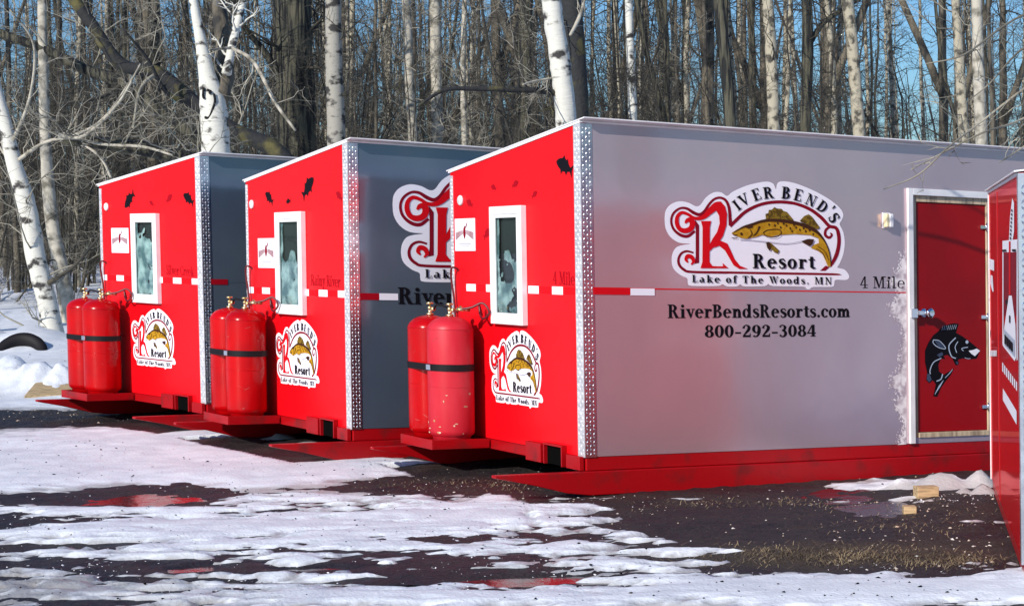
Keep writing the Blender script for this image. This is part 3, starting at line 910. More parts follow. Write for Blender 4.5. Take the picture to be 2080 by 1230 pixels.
    # small fish ----------------------------------------------------
    for (x, y, ln, ang, mr, m) in d['fish']:
        u, v = H.end(x, y)
        flat(PE, [[(u - (q[0] - u), q[1]) for q in fish_poly(u, v, ln, ang, mr)]], .0014, 'fish_silhouette', m, root, base, flip=True)
    # logo on the end wall ---------------------------------------------
    c = [H.end(*p) for p in d['logo']]           # left-bottom and right-top of its outline, as seen
    (ul, vb), (ur, vt) = c
    xf = lambda u, v: (ul + (u - LBOX[0]) / (LBOX[2] - LBOX[0]) * (ur - ul), vb + (v - LBOX[1]) / (LBOX[3] - LBOX[1]) * (vt - vb))
    logo(lambda u, v, l: P(-l, u, v), xf, root, base)
    # frame beams and skids ------------------------------------------
    b = MB()
    b.hexa(P, .012, L, .004, .06, -.09, -.0005)
    b.hexa(P, .012, L, W - .06, W - .004, -.09, -.0005)
    b.hexa(P, .012, .07, .0605, W - .0605, -.075, -.0005)
    for s in (.9, 1.7, 2.5, 3.3, 4.1):
        b.hexa(P, s, s + .05, .0605, W - .0605, -.075, -.0005)
    bd(b, 'frame_beam', 'red_steel', root, .004)
    for w0, w1 in ((-.03, .028), (W - .028, W + .03)):
        b = MB()
        pr = [(-.68, -.092), (-.68, -.110), (-.42, -.160), (-.15, -.225), (.02, -.245), (L - .1, -.245), (L + .3, -.13), (L + .3, -.092)]
        b.prism([P(s, w0, h) for s, h in pr], [P(s, w1, h) for s, h in pr])
        bd(b, 'skid', 'red_steel', root, .006)
    # jack bracket under the end wall, open square tube ------------------
    c0, c1 = d['brk']
    b = MB()
    b.hexa(P, -.045, -.001, c1 + .01, c0, -.088, .04)
    bd(b, 'jack_bracket', 'red_steel', root, .004)
    b = MB()
    t = .012
    e0, e1 = c1 - .275, c1 - .02
    b.hexa(P, -.04, -.001, e0, e0 + t, -.088, .05)
    b.hexa(P, -.04, -.001, e1 - t, e1, -.088, .05)
    b.hexa(P, -.04, -.001, e0 + t, e1 - t, .038, .05)
    b.hexa(P, -.014, -.0012, e0 + t, e1 - t, -.086, .038, 1)  # black sheets paint the shade inside the open tube
    b.hexa(P, -.039, -.0145, e0 + t + .0005, e0 + t + .003, -.086, .038, 1)
    b.hexa(P, -.03, -.001, .02, e0 - .04, -.088, .0, 0)
    bd(b, 'skid_pocket', ['red_steel', 'blackhole'])
    # tank tray --------------------------------------------------------
    t0, t1, dp = d['tray']
    b = MB()
    hb, ht = -.068, -.001
    b.hexa(P, -dp, -.002, t0, t1, hb, hb + .008)
    b.hexa(P, -dp, -dp + .007, t0, t1, hb + .008, ht)
    b.hexa(P, -dp + .007, -.002, t0, t0 + .007, hb + .008, ht)
    b.hexa(P, -dp + .007, -.002, t1 - .007, t1, hb + .008, ht)
    b.hexa(P, -dp + .007, -.002, t0 + .007, t1 - .007, -.035, -.024)
    bd(b, 'tank_tray', 'red_steel', root, .002)
    return root, base


def gas_tank(H, s, w, mname, label, regulator):
    P = H.P
    base = P(s, w, -.02)
    root = empty('propane_tank', base, label, 'propane tank', 'red propane tanks on the front trays')
    r = .168
    b = MB()
    pr = [(r * .80, 0), (r * .82, .03), (r * .86, .035), (r * .97, .05), (r, .075), (r, .25), (r, .5), (r, .775)]
    for k in range(1, 9):
        a = k / 8 * math.pi / 2
        pr.append((r * (math.cos(a) * .92 + .08), .775 + .10 * math.sin(a)))
    b.lathe(P(s, w, -.02), H.eU, H.eR, H.eL, pr, 40)
    b.build('tank_body', mname, root, base)
    b = MB()
    for hz in (.385, .785):
        a = np.linspace(0, 2 * math.pi, 49)
        b.tube([P(s, w, -.02) + H.eU * hz + (r - .001) * (math.cos(q) * H.eR + math.sin(q) * H.eL) for q in a], .0035, 6, 0, True, False)
    b.build('weld_seam', mname, root, base)
    b = MB()
    for k in range(9):
        a, hz = RNG.uniform(2.4, 5.6), RNG.uniform(.06, .80)
        ln, wz, sl = RNG.uniform(.006, .035), RNG.uniform(.0008, .0026), RNG.uniform(-1, 1)
        q = []
        for (x, y) in ((-1, -.3), (-.3, -1), (.6, -.8), (1, .2), (.2, 1), (-.7, .7)):
            aa = a + ln * x / r
            q.append(P(s, w, -.02) + H.eU * (hz + wz * y + sl * ln * x) + (r + .0012) * (math.cos(aa) * H.eR + math.sin(aa) * H.eL))
        b.poly(q)
    b.build('scratch', 'scratch', root, base)
    # brass valve: stem, side outlet, hand wheel
    b = MB()
    c = P(s, w, .855)
    U, R_, L_ = H.eU, H.eR, H.eL
    b.lathe(c, U, R_, L_, [(.028, 0), (.028, .014), (.013, .016), (.013, .045), (.017, .047), (.017, .060), (.008, .062), (.008, .078)], 12)
    b.tube([c + U * .045 - L_ * .02, c + U * .045 - L_ * .07], [.014, .016], 10)
    b.lathe(c + U * .078, U, R_, L_, [(.010, 0), (.026, .002), (.026, .014), (.010, .016)], 14)
    b.build('valve', 'brass', root, base)
    b = MB()
    if regulator:
        q = c + U * .04 - L_ * .12 + R_ * .03
        b.lathe(q, U, R_, L_, [(.030, 0), (.036, .010), (.036, .017), (.022, .026), (.009, .028), (.009, .038)], 16)
        b.tube([q + U * .015, q + U * .01 + R_ * .07], [.013, .013], 8)
        b.build('regulator', 'brass', root, base)
        b = MB()
        pts = [c + U * .045 - L_ * .07, c + U * .035 - L_ * .10, q + U * .015 - L_ * .03, q + U * .03 + R_ * .05 - L_ * .08, q + U * .06 + R_ * .11 - L_ * .13, q + U * .0 + R_ * .14 - L_ * .17, q - U * .05 + R_ * .12 - L_ * .12, q - U * .02 + R_ * .13 - L_ * .05, q + U * .04 + R_ * .14 - L_ * .02, q - U * .03 + R_ * .17]
        b.tube(smooth_path(pts, 6), .008, 6)
        b.build('gas_hose', 'hose', root, base)
    else:
        q = c + U * .045 - L_ * .07
        b.tube(smooth_path([q, q - L_ * .05 + U * .03, q - L_ * .13 + U * .02 + R_ * .03, q - L_ * .20 - U * .01 + R_ * .04], 6), .008, 6)
        b.build('gas_hose', 'rubber', root, base)
    if mname == 'tank_dusty':
        bb = MB()
        for k in range(16):
            a = RNG.uniform(2.6, 5.2)
            hz = .06 + .34 * RNG.random() ** 2
            wz = RNG.uniform(.004, .02)
            hh2 = RNG.uniform(.003, .010)
            rr = r + .0012
            pts = []
            for e in range(7):
                t = e / 7 * 2 * math.pi
                aa = a + wz / r * math.cos(t) * RNG.uniform(.6, 1.2)
                pts.append(P(s, w, -.02) + H.eU * (hz + hh2 * math.sin(t) * RNG.uniform(.6, 1.2)) + rr * (math.cos(aa) * H.eR + math.sin(aa) * H.eL))
            bb.poly(pts)
        bb.build('rust_speck', 'rust', root, base)
    return root


def tank_strap(H, s, wA, wB, label):
    P = H.P
    r = .168 + .0035
    pts = []
    n = 20
    for k in range(n + 1):
        a = -math.pi / 2 + math.pi * k / n
        pts.append((s + r * math.cos(a) * 1, max(wA, wB) + r * math.sin(a)) if False else None)
    pts = []
    w0, w1 = min(wA, wB), max(wA, wB)
    for k in range(n + 1):
        a = math.pi + math.pi * k / n
        pts.append((s + r * math.sin(a - math.pi / 2 + math.pi) * -1, w0 - r * abs(math.sin(math.pi * k / n))))
    pts = [(s - r * math.cos(math.pi * k / n), w0 - r * math.sin(math.pi * k / n)) for k in range(n + 1)] + \
          [(s + r * math.cos(math.pi * k / n), w1 + r * math.sin(math.pi * k / n)) for k in range(n + 1)]
    m = len(pts)
    cen = np.array([s, (w0 + w1) / 2])
    b = MB()
    h0, h1 = .475, .522
    vs = []
    for (a, c) in pts:
        vs.append(P(a, c, h0))
    for (a, c) in pts:
        vs.append(P(a, c, h1))
    for (a, c) in pts:
        v = np.array([a, c]) - cen
        v = v / np.linalg.norm(v) * .003
        vs.append(P(a + v[0], c + v[1], h0))
    for (a, c) in pts:
        v = np.array([a, c]) - cen
        v = v / np.linalg.norm(v) * .003
        vs.append(P(a + v[0], c + v[1], h1))
    fs = []
    for i in range(m):
        j = (i + 1) % m
        fs += [(2 * m + i, 2 * m + j, 3 * m + j, 3 * m + i), (i, m + i, m + j, j), (m + i, 3 * m + i, 3 * m + j, m + j), (i, j, 2 * m + j, 2 * m + i)]
    base = P(s, (w0 + w1) / 2, h0)
    root = empty('tank_strap', base, label, 'strap', 'black straps round the tank pairs')
    b.add(vs, fs)
    b.build('webbing', 'rubber', root, base)
    b = MB()
    b.hexa(P, s - r - .012, s - r - .0035, w0 - .035, w0 + .03, h0 + .004, h1 - .004)
    b.build('buckle', 'chrome', root, base, .002)
    return root


for H, y in ((H1, None), (H2, None), (H3, None)):
    pass
H1.reflh = H1.end(365, 570)[1]
H2.reflh = H2.end(672, 596)[1]
H3.reflh = H3.end(1108, 589)[1]

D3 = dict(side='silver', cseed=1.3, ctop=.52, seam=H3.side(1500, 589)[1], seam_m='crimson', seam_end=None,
          win=[(1003.5, 420.5), (1069, 417), (1073, 661.7), (1009, 656)], vent=(937, 407), sign=[(925, 444.5), (967, 509.7)],
          refl=[(948, 575, 967, 590), (988, 577, 1006, 592), (1074, 580, 1095, 597), (1122, 581, 1144, 597)],
          name='4 Mile', name_px=(1124, 576, 1168, 580), name_cap=.085,
          fish=[(1147, 338, .23, -38, -1, 'black'), (1047, 374, .10, 35, 1, 'dkred'), (1003, 381, .085, -30, -1, 'dkred'), (1086, 395, .085, 45, 1, 'dkred'), (954, 413, .11, -40, -1, 'dkred'), (990, 474, .13, 50, 1, 'dkred')],
          logo=[(996, 830), (1101, 680)])
D3['logo'] = [(996, 816), (1101, 674)]
d3a, d3b = H3.side(1843, 640), H3.side(2013, 640)
D3['door'] = (d3a[0] + .05, 3.57, H3.side(1864, 891)[1] + .01, H3.side(1850, 396)[1])
D3['seam_end'] = d3a[0] - .012
D3['stripe'] = [(1204, 597.5, 1280, 584, 'crimson', ''), (1280, 599.5, 1329, 586, 'decal_white', '')]
D2 = dict(side='dim', cseed=4.1, ctop=.45, seam=H2.side(760, 602)[1], seam_m='dim',
          win=[(565.8, 431.9), (620.6, 429.4), (624.5, 641), (571.4, 636)], vent=(513, 415), sign=[(525, 484), (560, 544.5)],
          refl=[(502, 582, 516, 594), (533, 583, 549, 597), (618, 587, 628, 602), (648, 588, 666, 603), (687, 589, 703, 605)],
          name='Rainy River', name_px=(632, 579, 692, 583), name_cap=.085,
          fish=[(626, 381, .26, 55, 1, 'black'), (547, 402, .18, -50, -1, 'black'), (586, 409, .09, 10, -1, 'black'), (689, 398, .12, -50, -1, 'dkred')],
          logo=[(561, 778), (647, 651)])
D2['stripe'] = [(731, 608.5, 770, 595.5, 'dkred', ''), (770, 609, 808, 596, 'decal_white', '')]
D1 = dict(side='dim', cseed=7.7, ctop=.80, seam=H1.side(450, 572)[1], seam_m='dim',
          win=[(271.4, 434.3), (323.2, 433.4), (330.4, 617.6), (279.4, 613)], vent=(217.5, 420), sign=[(227, 463), (263, 514)],
          refl=[(210, 553, 218, 563), (237, 555, 252, 566), (270, 557, 279, 569), (326, 561, 331, 573), (352, 563, 369, 575), (390, 565, 404, 578)],
          name='Silver Creek', name_px=(338, 557, 394, 561), name_cap=.085,
          fish=[(263, 406, .24, 55, -1, 'black'), (308, 413, .09, -45, -1, 'dkred'), (344, 403, .13, 50, 1, 'dkred'), (383, 404, .20, -45, -1, 'black')],
          logo=[(269, 741), (354, 629)])
D1['stripe'] = [(428, 577.5, 462, 567, 'dkred', '')]

# brackets and trays: read off the third house, the same on all
brk = (H3.end(1079, 930)[0], H3.end(1111, 930)[0])
tray = (1.36, 1.90, .46)
for dd in (D1, D2, D3):
    dd['brk'] = brk
    dd['tray'] = tray
WT = (1.525, 1.745)
WT = (1.50, 1.50 + .332)
ST = -.235
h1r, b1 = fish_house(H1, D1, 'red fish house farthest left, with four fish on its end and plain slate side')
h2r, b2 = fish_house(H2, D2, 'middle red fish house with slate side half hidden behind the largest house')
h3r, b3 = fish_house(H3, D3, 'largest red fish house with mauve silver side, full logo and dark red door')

for H, k, la, lb in ((H1, 1, 'glossy red tank on the farthest house, outer left of its pair', 'glossy red tank on the farthest house, nearer its window'),
                     (H2, 2, 'glossy red tank on the middle house, outer left of its pair', 'glossy red tank on the middle house, nearer its window'),
                     (H3, 3, 'shiny red tank with one rust spot, half behind the faded tank', 'faded scuffed red tank with rust flecks, nearest of all the tanks')):
    gas_tank(H, ST, WT[1], 'tank', la, False)
    gas_tank(H, ST, WT[0], 'tank_dusty' if k == 3 else 'tank', lb, True)
    tank_strap(H, ST, WT[0], WT[1], {1: 'black strap round the two tanks of the farthest house', 2: 'black strap round the two tanks of the middle house', 3: 'black strap round the faded tank and its neighbour'}[k])

# ---- extras of the third house's long side
P3 = H3.P
PS3 = lambda u, v, l: P3(u, -l, v)
logo(PS3, lambda u, v: (u, v), h3r, b3)


def line3(txt, font, x0, y0, x1, y1, cap_px, track, name, m='black'):
    a, e = H3.side(x0, y0), H3.side(x1, y1)
    cap = abs(H3.side(x0, y0 - cap_px)[1] - a[1])
    flat(PS3, text_fit(txt, font, a[0], a[1], e[0], e[1], cap, track), .0014, name, m, h3r, b3)


line3('RiverBendsResorts.com', BOLD, 1356, 646, 1727, 644, 28, .0, 'web_address')
line3('800-292-3084', BOLD, 1431, 685, 1658, 683, 25, .02, 'phone_number')
line3('4 Mile', REG, 1747, 585, 1838, 585, 24, .04, 'name_lettering')
# scuff of frost or glue beside the door
b = MB()
ys = np.arange(508, 902, 1.6)
wdt = 3 + 32 * np.clip(np.abs(np.sin(ys * .0175 + .6)) ** 1.5 * (.25 + .9 * vnoise(ys * .035, ys * 0 + 3.1, 5)), 0, 1)
wdt = np.where(ys < 520, wdt * .4, wdt) * (.70 + .55 * vnoise(ys * .30, ys * 0 + 8.2, 6)) + 5 * (vnoise(ys * .9, ys * 0 + 1.7, 7) - .5)
wdt = np.clip(wdt, 1.5, 48)
for k in range(len(ys) - 1):
    q = [(1841, ys[k]), (1841, ys[k + 1]), (1841 - wdt[k + 1], ys[k + 1] + 1.2), (1841 - wdt[k], ys[k] + 1.2)]
    b.poly([PS3(*H3.side(*p), .0006) for p in q])
for k in range(420):
    y = RNG.uniform(505, 900)
    x = 1841 - np.interp(y, ys, wdt) - abs(RNG.normal()) * 5
    r = RNG.uniform(.5, 2.2)
    b.poly([PS3(*H3.side(min(x + RNG.uniform(.4, 1.2) * r * math.cos(a), 1841), y + 1.3 * RNG.uniform(.4, 1.2) * r * math.sin(a)), .0008 + k * 2e-6) for a in np.linspace(0, 5.5, 8)])
b.build('chalky_smear', 'scuff', h3r, b3)
# door
ds0, ds1, dh0, dh1 = D3['door']
fwd = .048
b = MB()
b.hexa(P3, ds0 - fwd, ds0, -.022, -.0005, 0.002, dh1 + fwd)
b.hexa(P3, ds1, ds1 + fwd, -.022, -.0005, 0.002, dh1 + fwd)
b.hexa(P3, ds0, ds1, -.022, -.0005, dh1, dh1 + fwd)
dfr = b.build('door_frame', 'white', h3r, b3, .003)
b = MB()
jw = .045
b.hexa(P3, ds0 + .0005, ds0 + jw, .002, .06, dh0, dh1 - .0005)
b.hexa(P3, ds1 - jw, ds1 - .0005, .002, .06, dh0, dh1 - .0005)
b.hexa(P3, ds0 + jw, ds1 - jw, .002, .06, dh1 - jw, dh1 - .0005)
b.hexa(P3, ds0 + jw, ds1 - jw, -.012, .06, dh0, dh0 + .035)
b.build('jamb', 'jamb', dfr, b3, .002)
b = MB()
b.hexa(P3, ds0 + jw + .004, ds1 - jw - .004, .012, .05, dh0 + .038, dh1 - jw - .003)
door = b.build('door', 'door', h3r, b3, .003)
b = MB()
for q in (.12, .5, .88):
    hz = dh0 + (dh1 - dh0) * q
    b.hexa(P3, ds1 - jw - .06, ds1 - .002, .000, .0115, hz - .012, hz + .012)
    b.tube([P3(ds1 - jw - .003, -.004, hz - .03), P3(ds1 - jw - .003, -.004, hz + .03)], .006, 8)
b.build('hinge', 'chrome', door, b3)
lu, lv = H3.side(1868, 635)
b = MB()
b.hexa(P3, lu - .105, lu - .05, -.04, -.0225, lv - .035, lv + .03)
b.hexa(P3, lu - .05, lu + .03, -.055, -.03, lv - .014, lv + .016)
b.lathe(P3(lu + .045, .011, lv), -H3.eL, H3.eR, H3.eU, [(.03, 0), (.032, .008), (.014, .012), (.014, .05), (.034, .055), (.036, .085), (.022, .095)], 18)
b.build('handle', 'chrome', door, b3, .002)


def z6(x, y):
    q = H3.pick(1, .012, 1820 + x * .26, 600 + y * .26)
    return q[0], q[2]


PD = lambda u, v, l: P3(u, .012 - l, v)
body = [(325, 282), (350, 258), (372, 240), (400, 228), (430, 219), (462, 216), (490, 222), (478, 255), (468, 290), (520, 318), (590, 370), (655, 425), (640, 470), (628, 492), (570, 497), (520, 490), (482, 500), (492, 525), (480, 545), (462, 540), (440, 492), (400, 462), (370, 470), (385, 495), (350, 490), (330, 540), (335, 590), (372, 618), (452, 568), (425, 622), (385, 670), (350, 720), (322, 790), (290, 785), (300, 740), (310, 692), (285, 660), (260, 685), (235, 660), (242, 600), (225, 520), (225, 430), (250, 370), (290, 310)]
fd = flat(PD, [[z6(*p) for p in body]], .001, 'fish_decal', 'black', door, b3)
zs = lambda pts, wd: [[z6(*q) for q in p] for p in sm_stroke(pts, wd, 5)]
lines = zs([(465, 328), (412, 390), (430, 470), (466, 490)], 8) + zs([(482, 358), (460, 400), (472, 446)], 6) + zs([(525, 432), (512, 412), (560, 402)], 6) + zs([(290, 345), (340, 355), (386, 412), (332, 405), (290, 372), (290, 345)], 6) \
    + zs([(352, 488), (292, 520), (264, 580), (266, 612)], 7) + zs([(362, 612), (348, 652), (315, 668)], 8) + zs([(535, 484), (560, 492), (580, 490)], 4)
for a in range(8):
    x = 355 + a * 15
    lines += [[z6(x, 272 - a * 1.5), z6(x + 3, 272 - a * 1.5), z6(x + 11, 236 - a * 1.2), z6(x + 8, 236 - a * 1.2)]]
for a in range(5):
    lines += [[z6(300 + a * 9, 770 - a * 14), z6(305 + a * 9, 770 - a * 14), z6(338 + a * 8, 700 - a * 10), z6(334 + a * 8, 700 - a * 10)]]
    lines += [[z6(380 + a * 9, 640 - a * 9), z6(383 + a * 9, 643 - a * 9), z6(425 + a * 4, 600 - a * 6), z6(422 + a * 4, 597 - a * 6)]]
lines += [[z6(552 + 12 * math.cos(t), 362 + 14 * math.sin(t)) for t in np.linspace(0, 6, 9)]]
flat(PD, lines, .002, 'fish_line', 'bluegrey', door, b3)
flat(PD, [[z6(*p) for p in q] for q in ([(300, 352), (340, 362), (378, 408), (332, 398)], [(318, 462), (360, 440), (368, 462), (340, 482)], [(242, 610), (262, 612), (278, 655), (258, 676), (240, 655)], [(465, 515), (488, 520), (478, 540)])], .0015, 'fish_fin', 'fishfin', door, b3)
flat(PD, [[z6(*p) for p in [(565, 430), (600, 424), (628, 413), (655, 430), (615, 472), (588, 455)]]], .003, 'fish_mouth', 'decal_white', door, b3)
# porch light
pu, pv = H3.side(1799, 448)
b = MB()
b.hexa(P3, pu - .036, pu + .036, -.012, -.0005, pv - .056, pv + .056)
lb = b.build('porch_light', 'white', h3r, b3, .004)
b = MB()
b.hexa(P3, pu - .004, pu + .032, -.055, -.0125, pv - .048, pv + .048)
b.build('lamp_housing', 'white', lb, b3, .008)
b = MB()
b.hexa(P3, pu - .033, pu - .005, -.050, -.0125, pv - .048, pv + .048)
b.build('lens', 'amber', lb, b3, .008)

# ---- second house: logo and web address on its long side
PS2 = lambda u, v, l: H2.P(u, -l, v)
a2 = H2.side(798, 470)
tp, bt = H2.side(860, 366), H2.side(830, 573)
l2x = a2[0] - LBOX[0]
l2 = H2.side(900, 366)
sc2 = 1.0


def xf2(u, v):
    # the traced letter top/bottom meet the ones of this wall
    return a2[0] + (u - LBOX[0]) * XS2, (v - LBOX[1]) * YS2 + V02


# vertical fit: lettering line 'Lake' base at y 563, scroll top-left crest at y 375 (x 850)
k1 = z5(200, 250)
k2 = z5(330, 1092)
q1 = H2.side(845, 375)
q2 = H2.side(866, 564)
YS2 = (q1[1] - q2[1]) / (k1[1] - k2[1])
V02 = q1[1] - (k1[1] - LBOX[1]) * YS2
k3 = z5(440, 700)
q3 = H2.side(888, 480)
XS2 = (q3[0] - a2[0]) / (k3[0] - LBOX[0])
logo(PS2, xf2, h2r, b2)
a, e = H2.side(808, 617), H2.side(925, 618)
wd = text_polys('River', BOLD)[1] / text_polys('RiverBendsResorts.com', BOLD)[1]
cap = abs(H2.side(808, 583)[1] - a[1])
ex = a[0] + (e[0] - a[0]) / wd
flat(PS2, text_fit('RiverBendsResorts.com', BOLD, a[0], a[1], min(ex, 4.8), a[1], cap), .004, 'web_address', 'black', h2r, b2)

# ------------------------------------------------------------------ fourth house, at the right edge
A4 = ground(2072, 1174)
B4 = ground(2010, 992)
A4[2] = 0
B4[2] = 0
e4 = (B4 - A4) / np.linalg.norm(B4 - A4)      # along the wall we see, away from the camera
r4 = np.array([e4[1], -e4[0], 0.])            # to the right
L4 = np.linalg.norm(B4 - A4)
U4 = np.array([0, 0, 1.])


def P4(s, w, h):
    return A4 + s * e4 + w * r4 + h * U4


base4 = P4(L4 / 2, 1, 0)
h4r = empty('fish_house', base4, 'glossy mirror-like red fish house cut off by the right edge of the photo', 'fish house', 'red fish houses parked in a row')
WT4 = 2.4
hb4, ht4 = .085, 1.905
b = MB()
b.hexa(P4, 0.0, L4, 0.012, .06, hb4, ht4)
b.build('back_wall', 'red_gloss', h4r, base4)
b = MB()
for a4, c4 in ((0., .05), (L4 - .05, L4)):
    o = [(.0605, hb4), (WT4 - .051, hb4), (WT4 - .051, ht4 + .222), (.0605, ht4 + .012)]
    b.prism([P4(a4, a, h) for a, h in o], [P4(c4, a, h) for a, h in o])
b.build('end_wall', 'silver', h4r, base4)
b = MB()
b.hexa(P4, .0502, L4 - .0502, WT4 - .05, WT4, hb4, ht4 + .2)
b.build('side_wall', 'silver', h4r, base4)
b = MB()
o = [(-.01, ht4 + .004), (WT4 + .03, ht4 + .234), (WT4 + .03, ht4 + .242), (-.01, ht4 + .011)]
b.prism([P4(-.008, a, h) for a, h in o], [P4(L4 + .04, a, h) for a, h in o])
b.build('roof', 'white', h4r, base4)
b = MB()
b.hexa(P4, 0.09, L4 - .04, .004, .0115, ht4 - .014, ht4 + .002)
b.build('roof_trim', 'white', h4r, base4)
b = MB()
b.hexa(P4, -.004, .085, .007, .0115, hb4 - .02, ht4 - .002)
b.hexa(P4, -.004, 0, .0116, .10, hb4 - .02, ht4 - .002)
for i in range(52):
    for j in range(3):
        hc, u = hb4 + .02 + i * .034, .030 + .028 * j
        sg = 1 if (i + j) % 2 else -1
        q = [P4(-.004, u + x, hc + y) for x, y in ((.009 * sg, .012), (.005, -.004 * sg), (-.009 * sg, -.012), (-.005, .004 * sg))]
        b.add(q + [P4(-.009, u, hc)], [(0, 4, 1), (1, 4, 2), (2, 4, 3), (3, 4, 0)])
b.build('corner_trim', 'steel', h4r, base4)
b = MB()
b.hexa(P4, L4 - .035, L4 + .004, .006, .0115, hb4 - .01, ht4 - .002)
b.build('corner_trim', 'white', h4r, base4)
b = MB()
b.hexa(P4, -.02, L4 + .02, .02, .10, .0, hb4 - .001)
b.hexa(P4, -.02, L4 + .02, WT4 - .1, WT4, .0, hb4 - .001)
b.build('skid', 'red_steel', h4r, base4, .005)
M4 = np.linalg.inv(np.stack([e4, r4, U4], 1))


def w4(px, py):
    o, d = M4 @ (CAM - A4), M4 @ ray(px, py)
    t = (.012 - o[1]) / d[1]
    q = o + t * d
    return q[0], q[2]


PW4 = lambda u, v, l: P4(u, .012 - l, v)
s1 = w4(2028, 700)[0]
b = MB()
b.hexa(P4, s1 - .02, s1 + .02, .009, .0118, hb4, ht4 - .032)
b.build('seam_strip', 'red_steel', h4r, base4)
w4p = lambda L: [[w4(*p) for p in q] for q in L]
flat(PW4, w4p([[(2057, 402), (2060.5, 412), (2060.5, 470), (2057, 492), (2050, 492), (2052.5, 440)], [(2037, 489), (2067.5, 486), (2068, 512), (2037, 512)], [(2037, 512), (2039, 512), (2039, 700), (2037, 700)], [(2066, 512), (2068, 512), (2068, 730), (2066, 732)],
                   [(2050, 600), (2056, 600), (2063.5, 660), (2065, 725), (2062, 733), (2038, 702), (2040, 670)]] +
                  [[(2036.5 + i * 4, 735 + i * 5.4), (2039 + i * 4, 738 + i * 5.4), (2039 + i * 4, 756 + i * 5.4), (2036.5 + i * 4, 753 + i * 5.4)] for i in range(8)] +
                  [[(2038, 788), (2066, 834), (2066, 862), (2038, 812)], [(2010, 525), (2020, 528), (2020, 550), (2010, 546)], [(2013, 558), (2017, 560), (2019, 592), (2017, 592), (2012, 575)], [(2010, 670), (2012, 670), (2012, 684), (2010, 684)]] +
                  [[(2011 + i * 3, 711), (2013.2 + i * 3, 711), (2013.2 + i * 3, 723), (2011 + i * 3, 723)] for i in range(5)]), .002, 'wall_graphic', 'decal_white', h4r, base4)
flat(PW4, w4p([[(2039.5, 514), (2065.5, 514), (2065.5, 640), (2061, 640), (2056, 598), (2050, 598), (2042, 640), (2039.5, 640)]]), .0022, 'graphic_panel', 'maroon', h4r, base4)
flat(PW4, w4p([[(2050.5, 490), (2054, 490), (2054, 598), (2050.5, 598)]]), .0035, 'graphic_post', 'crimson', h4r, base4)
flat(PW4, w4p([[(2056.5 + .4 * (i % 2) - i * .45, 424 + i * 8), (2058.8 - i * .4, 426 + i * 8), (2058.2 - i * .4, 430 + i * 8), (2056.2 - i * .45, 429 + i * 8)] for i in range(8)] +
              [[(2038, 507), (2046, 506), (2046, 510), (2038, 511)], [(2058, 506), (2066, 506), (2066, 511), (2058, 510)], [(2044, 612), (2047, 606), (2049, 612), (2046, 620)], [(2052, 640), (2054, 640), (2054, 655), (2052, 655)]]), .006, 'graphic_mark', 'black', h4r, base4)
flat(PW4, w4p([[(2041, 668), (2062, 690), (2063, 725), (2042, 702)]]), .004, 'graphic_plate', 'bluegrey', h4r, base4)
flat(PW4, w4p([[(2043 + i * 4.5, 678 + i * 4.8), (2046 + i * 4.5, 681 + i * 4.8), (2046 + i * 4.5, 700 + i * 4.8), (2043 + i * 4.5, 697 + i * 4.8)] for i in range(4)]), .008, 'graphic_mark', 'black', h4r, base4)

# ------------------------------------------------------------------ ground, snow, water
SNOW = [(330, 925, 400, 60, 1.5), (600, 955, 200, 24, .9), (60, 960, 220, 48, .9), (430, 885, 190, 13, .9), (790, 945, 120, 9, .9), (700, 1070, 440, 30, 1.25), (1000, 1050, 190, 28, 1.0),
        (350, 1038, 260, 5, .75), (150, 1035, 150, 6, .6), (620, 1015, 300, 5, .7), (120, 1086, 220, 8, .9), (330, 1075, 250, 11, .8), (640, 1105, 320, 11, .7), (780, 1206, 320, 22, 1.0),
        (1050, 1217, 260, 13, 1.0), (1500, 1202, 400, 24, 1.4), (1850, 1200, 270, 27, 1.5), (2060, 1188, 70, 18, 1.2), (1300, 1172, 110, 8, .9), (1420, 1121, 140, 5, .95), (1300, 1100, 90, 4, .8),
        (1240, 1085, 90, 4, .7), (1150, 1030, 150, 5, .75), (1110, 1066, 120, 5, .8), (1440, 1137, 110, 3.5, .8), (1270, 1140, 130, 5, .85), (350, 1190, 130, 8, .6), (1150, 1112, 120, 7, .9), (1500, 1165, 100, 7, .7),
        (1900, 984, 120, 11, 1.1), (1740, 990, 60, 5, .8), (1000, 1020, 60, 4, .5), (700, 1130, 260, 7, .55), (250, 1130, 150, 5, .45), (180, 1140, 330, 30, .42), (150, 1205, 260, 22, .62), (650, 1165, 260, 8, .35), (420, 1112, 200, 5, .5)]
BARE = [(300, 1006, 125, 17, -1.9), (120, 1012, 150, 6, -.8), (90, 1060, 140, 9, -.9), (60, 1108, 120, 7, -.8), (450, 1152, 380, 10, -.9), (1000, 1174, 260, 12, -1.0), (1250, 1197, 120, 14, -.8),
        (1500, 1065, 420, 40, -1.4), (1780, 1130, 340, 26, -1.2), (950, 985, 280, 15, -.9), (140, 843, 250, 15, -2.4), (560, 903, 70, 6, -.8), (800, 900, 300, 22, -.7), (420, 905, 90, 4, -.6), (1060, 1060, 18, 26, -.9),
        (820, 1062, 30, 5, -.8), (540, 1040, 140, 4, -.7), (700, 1145, 300, 5, -.5)]


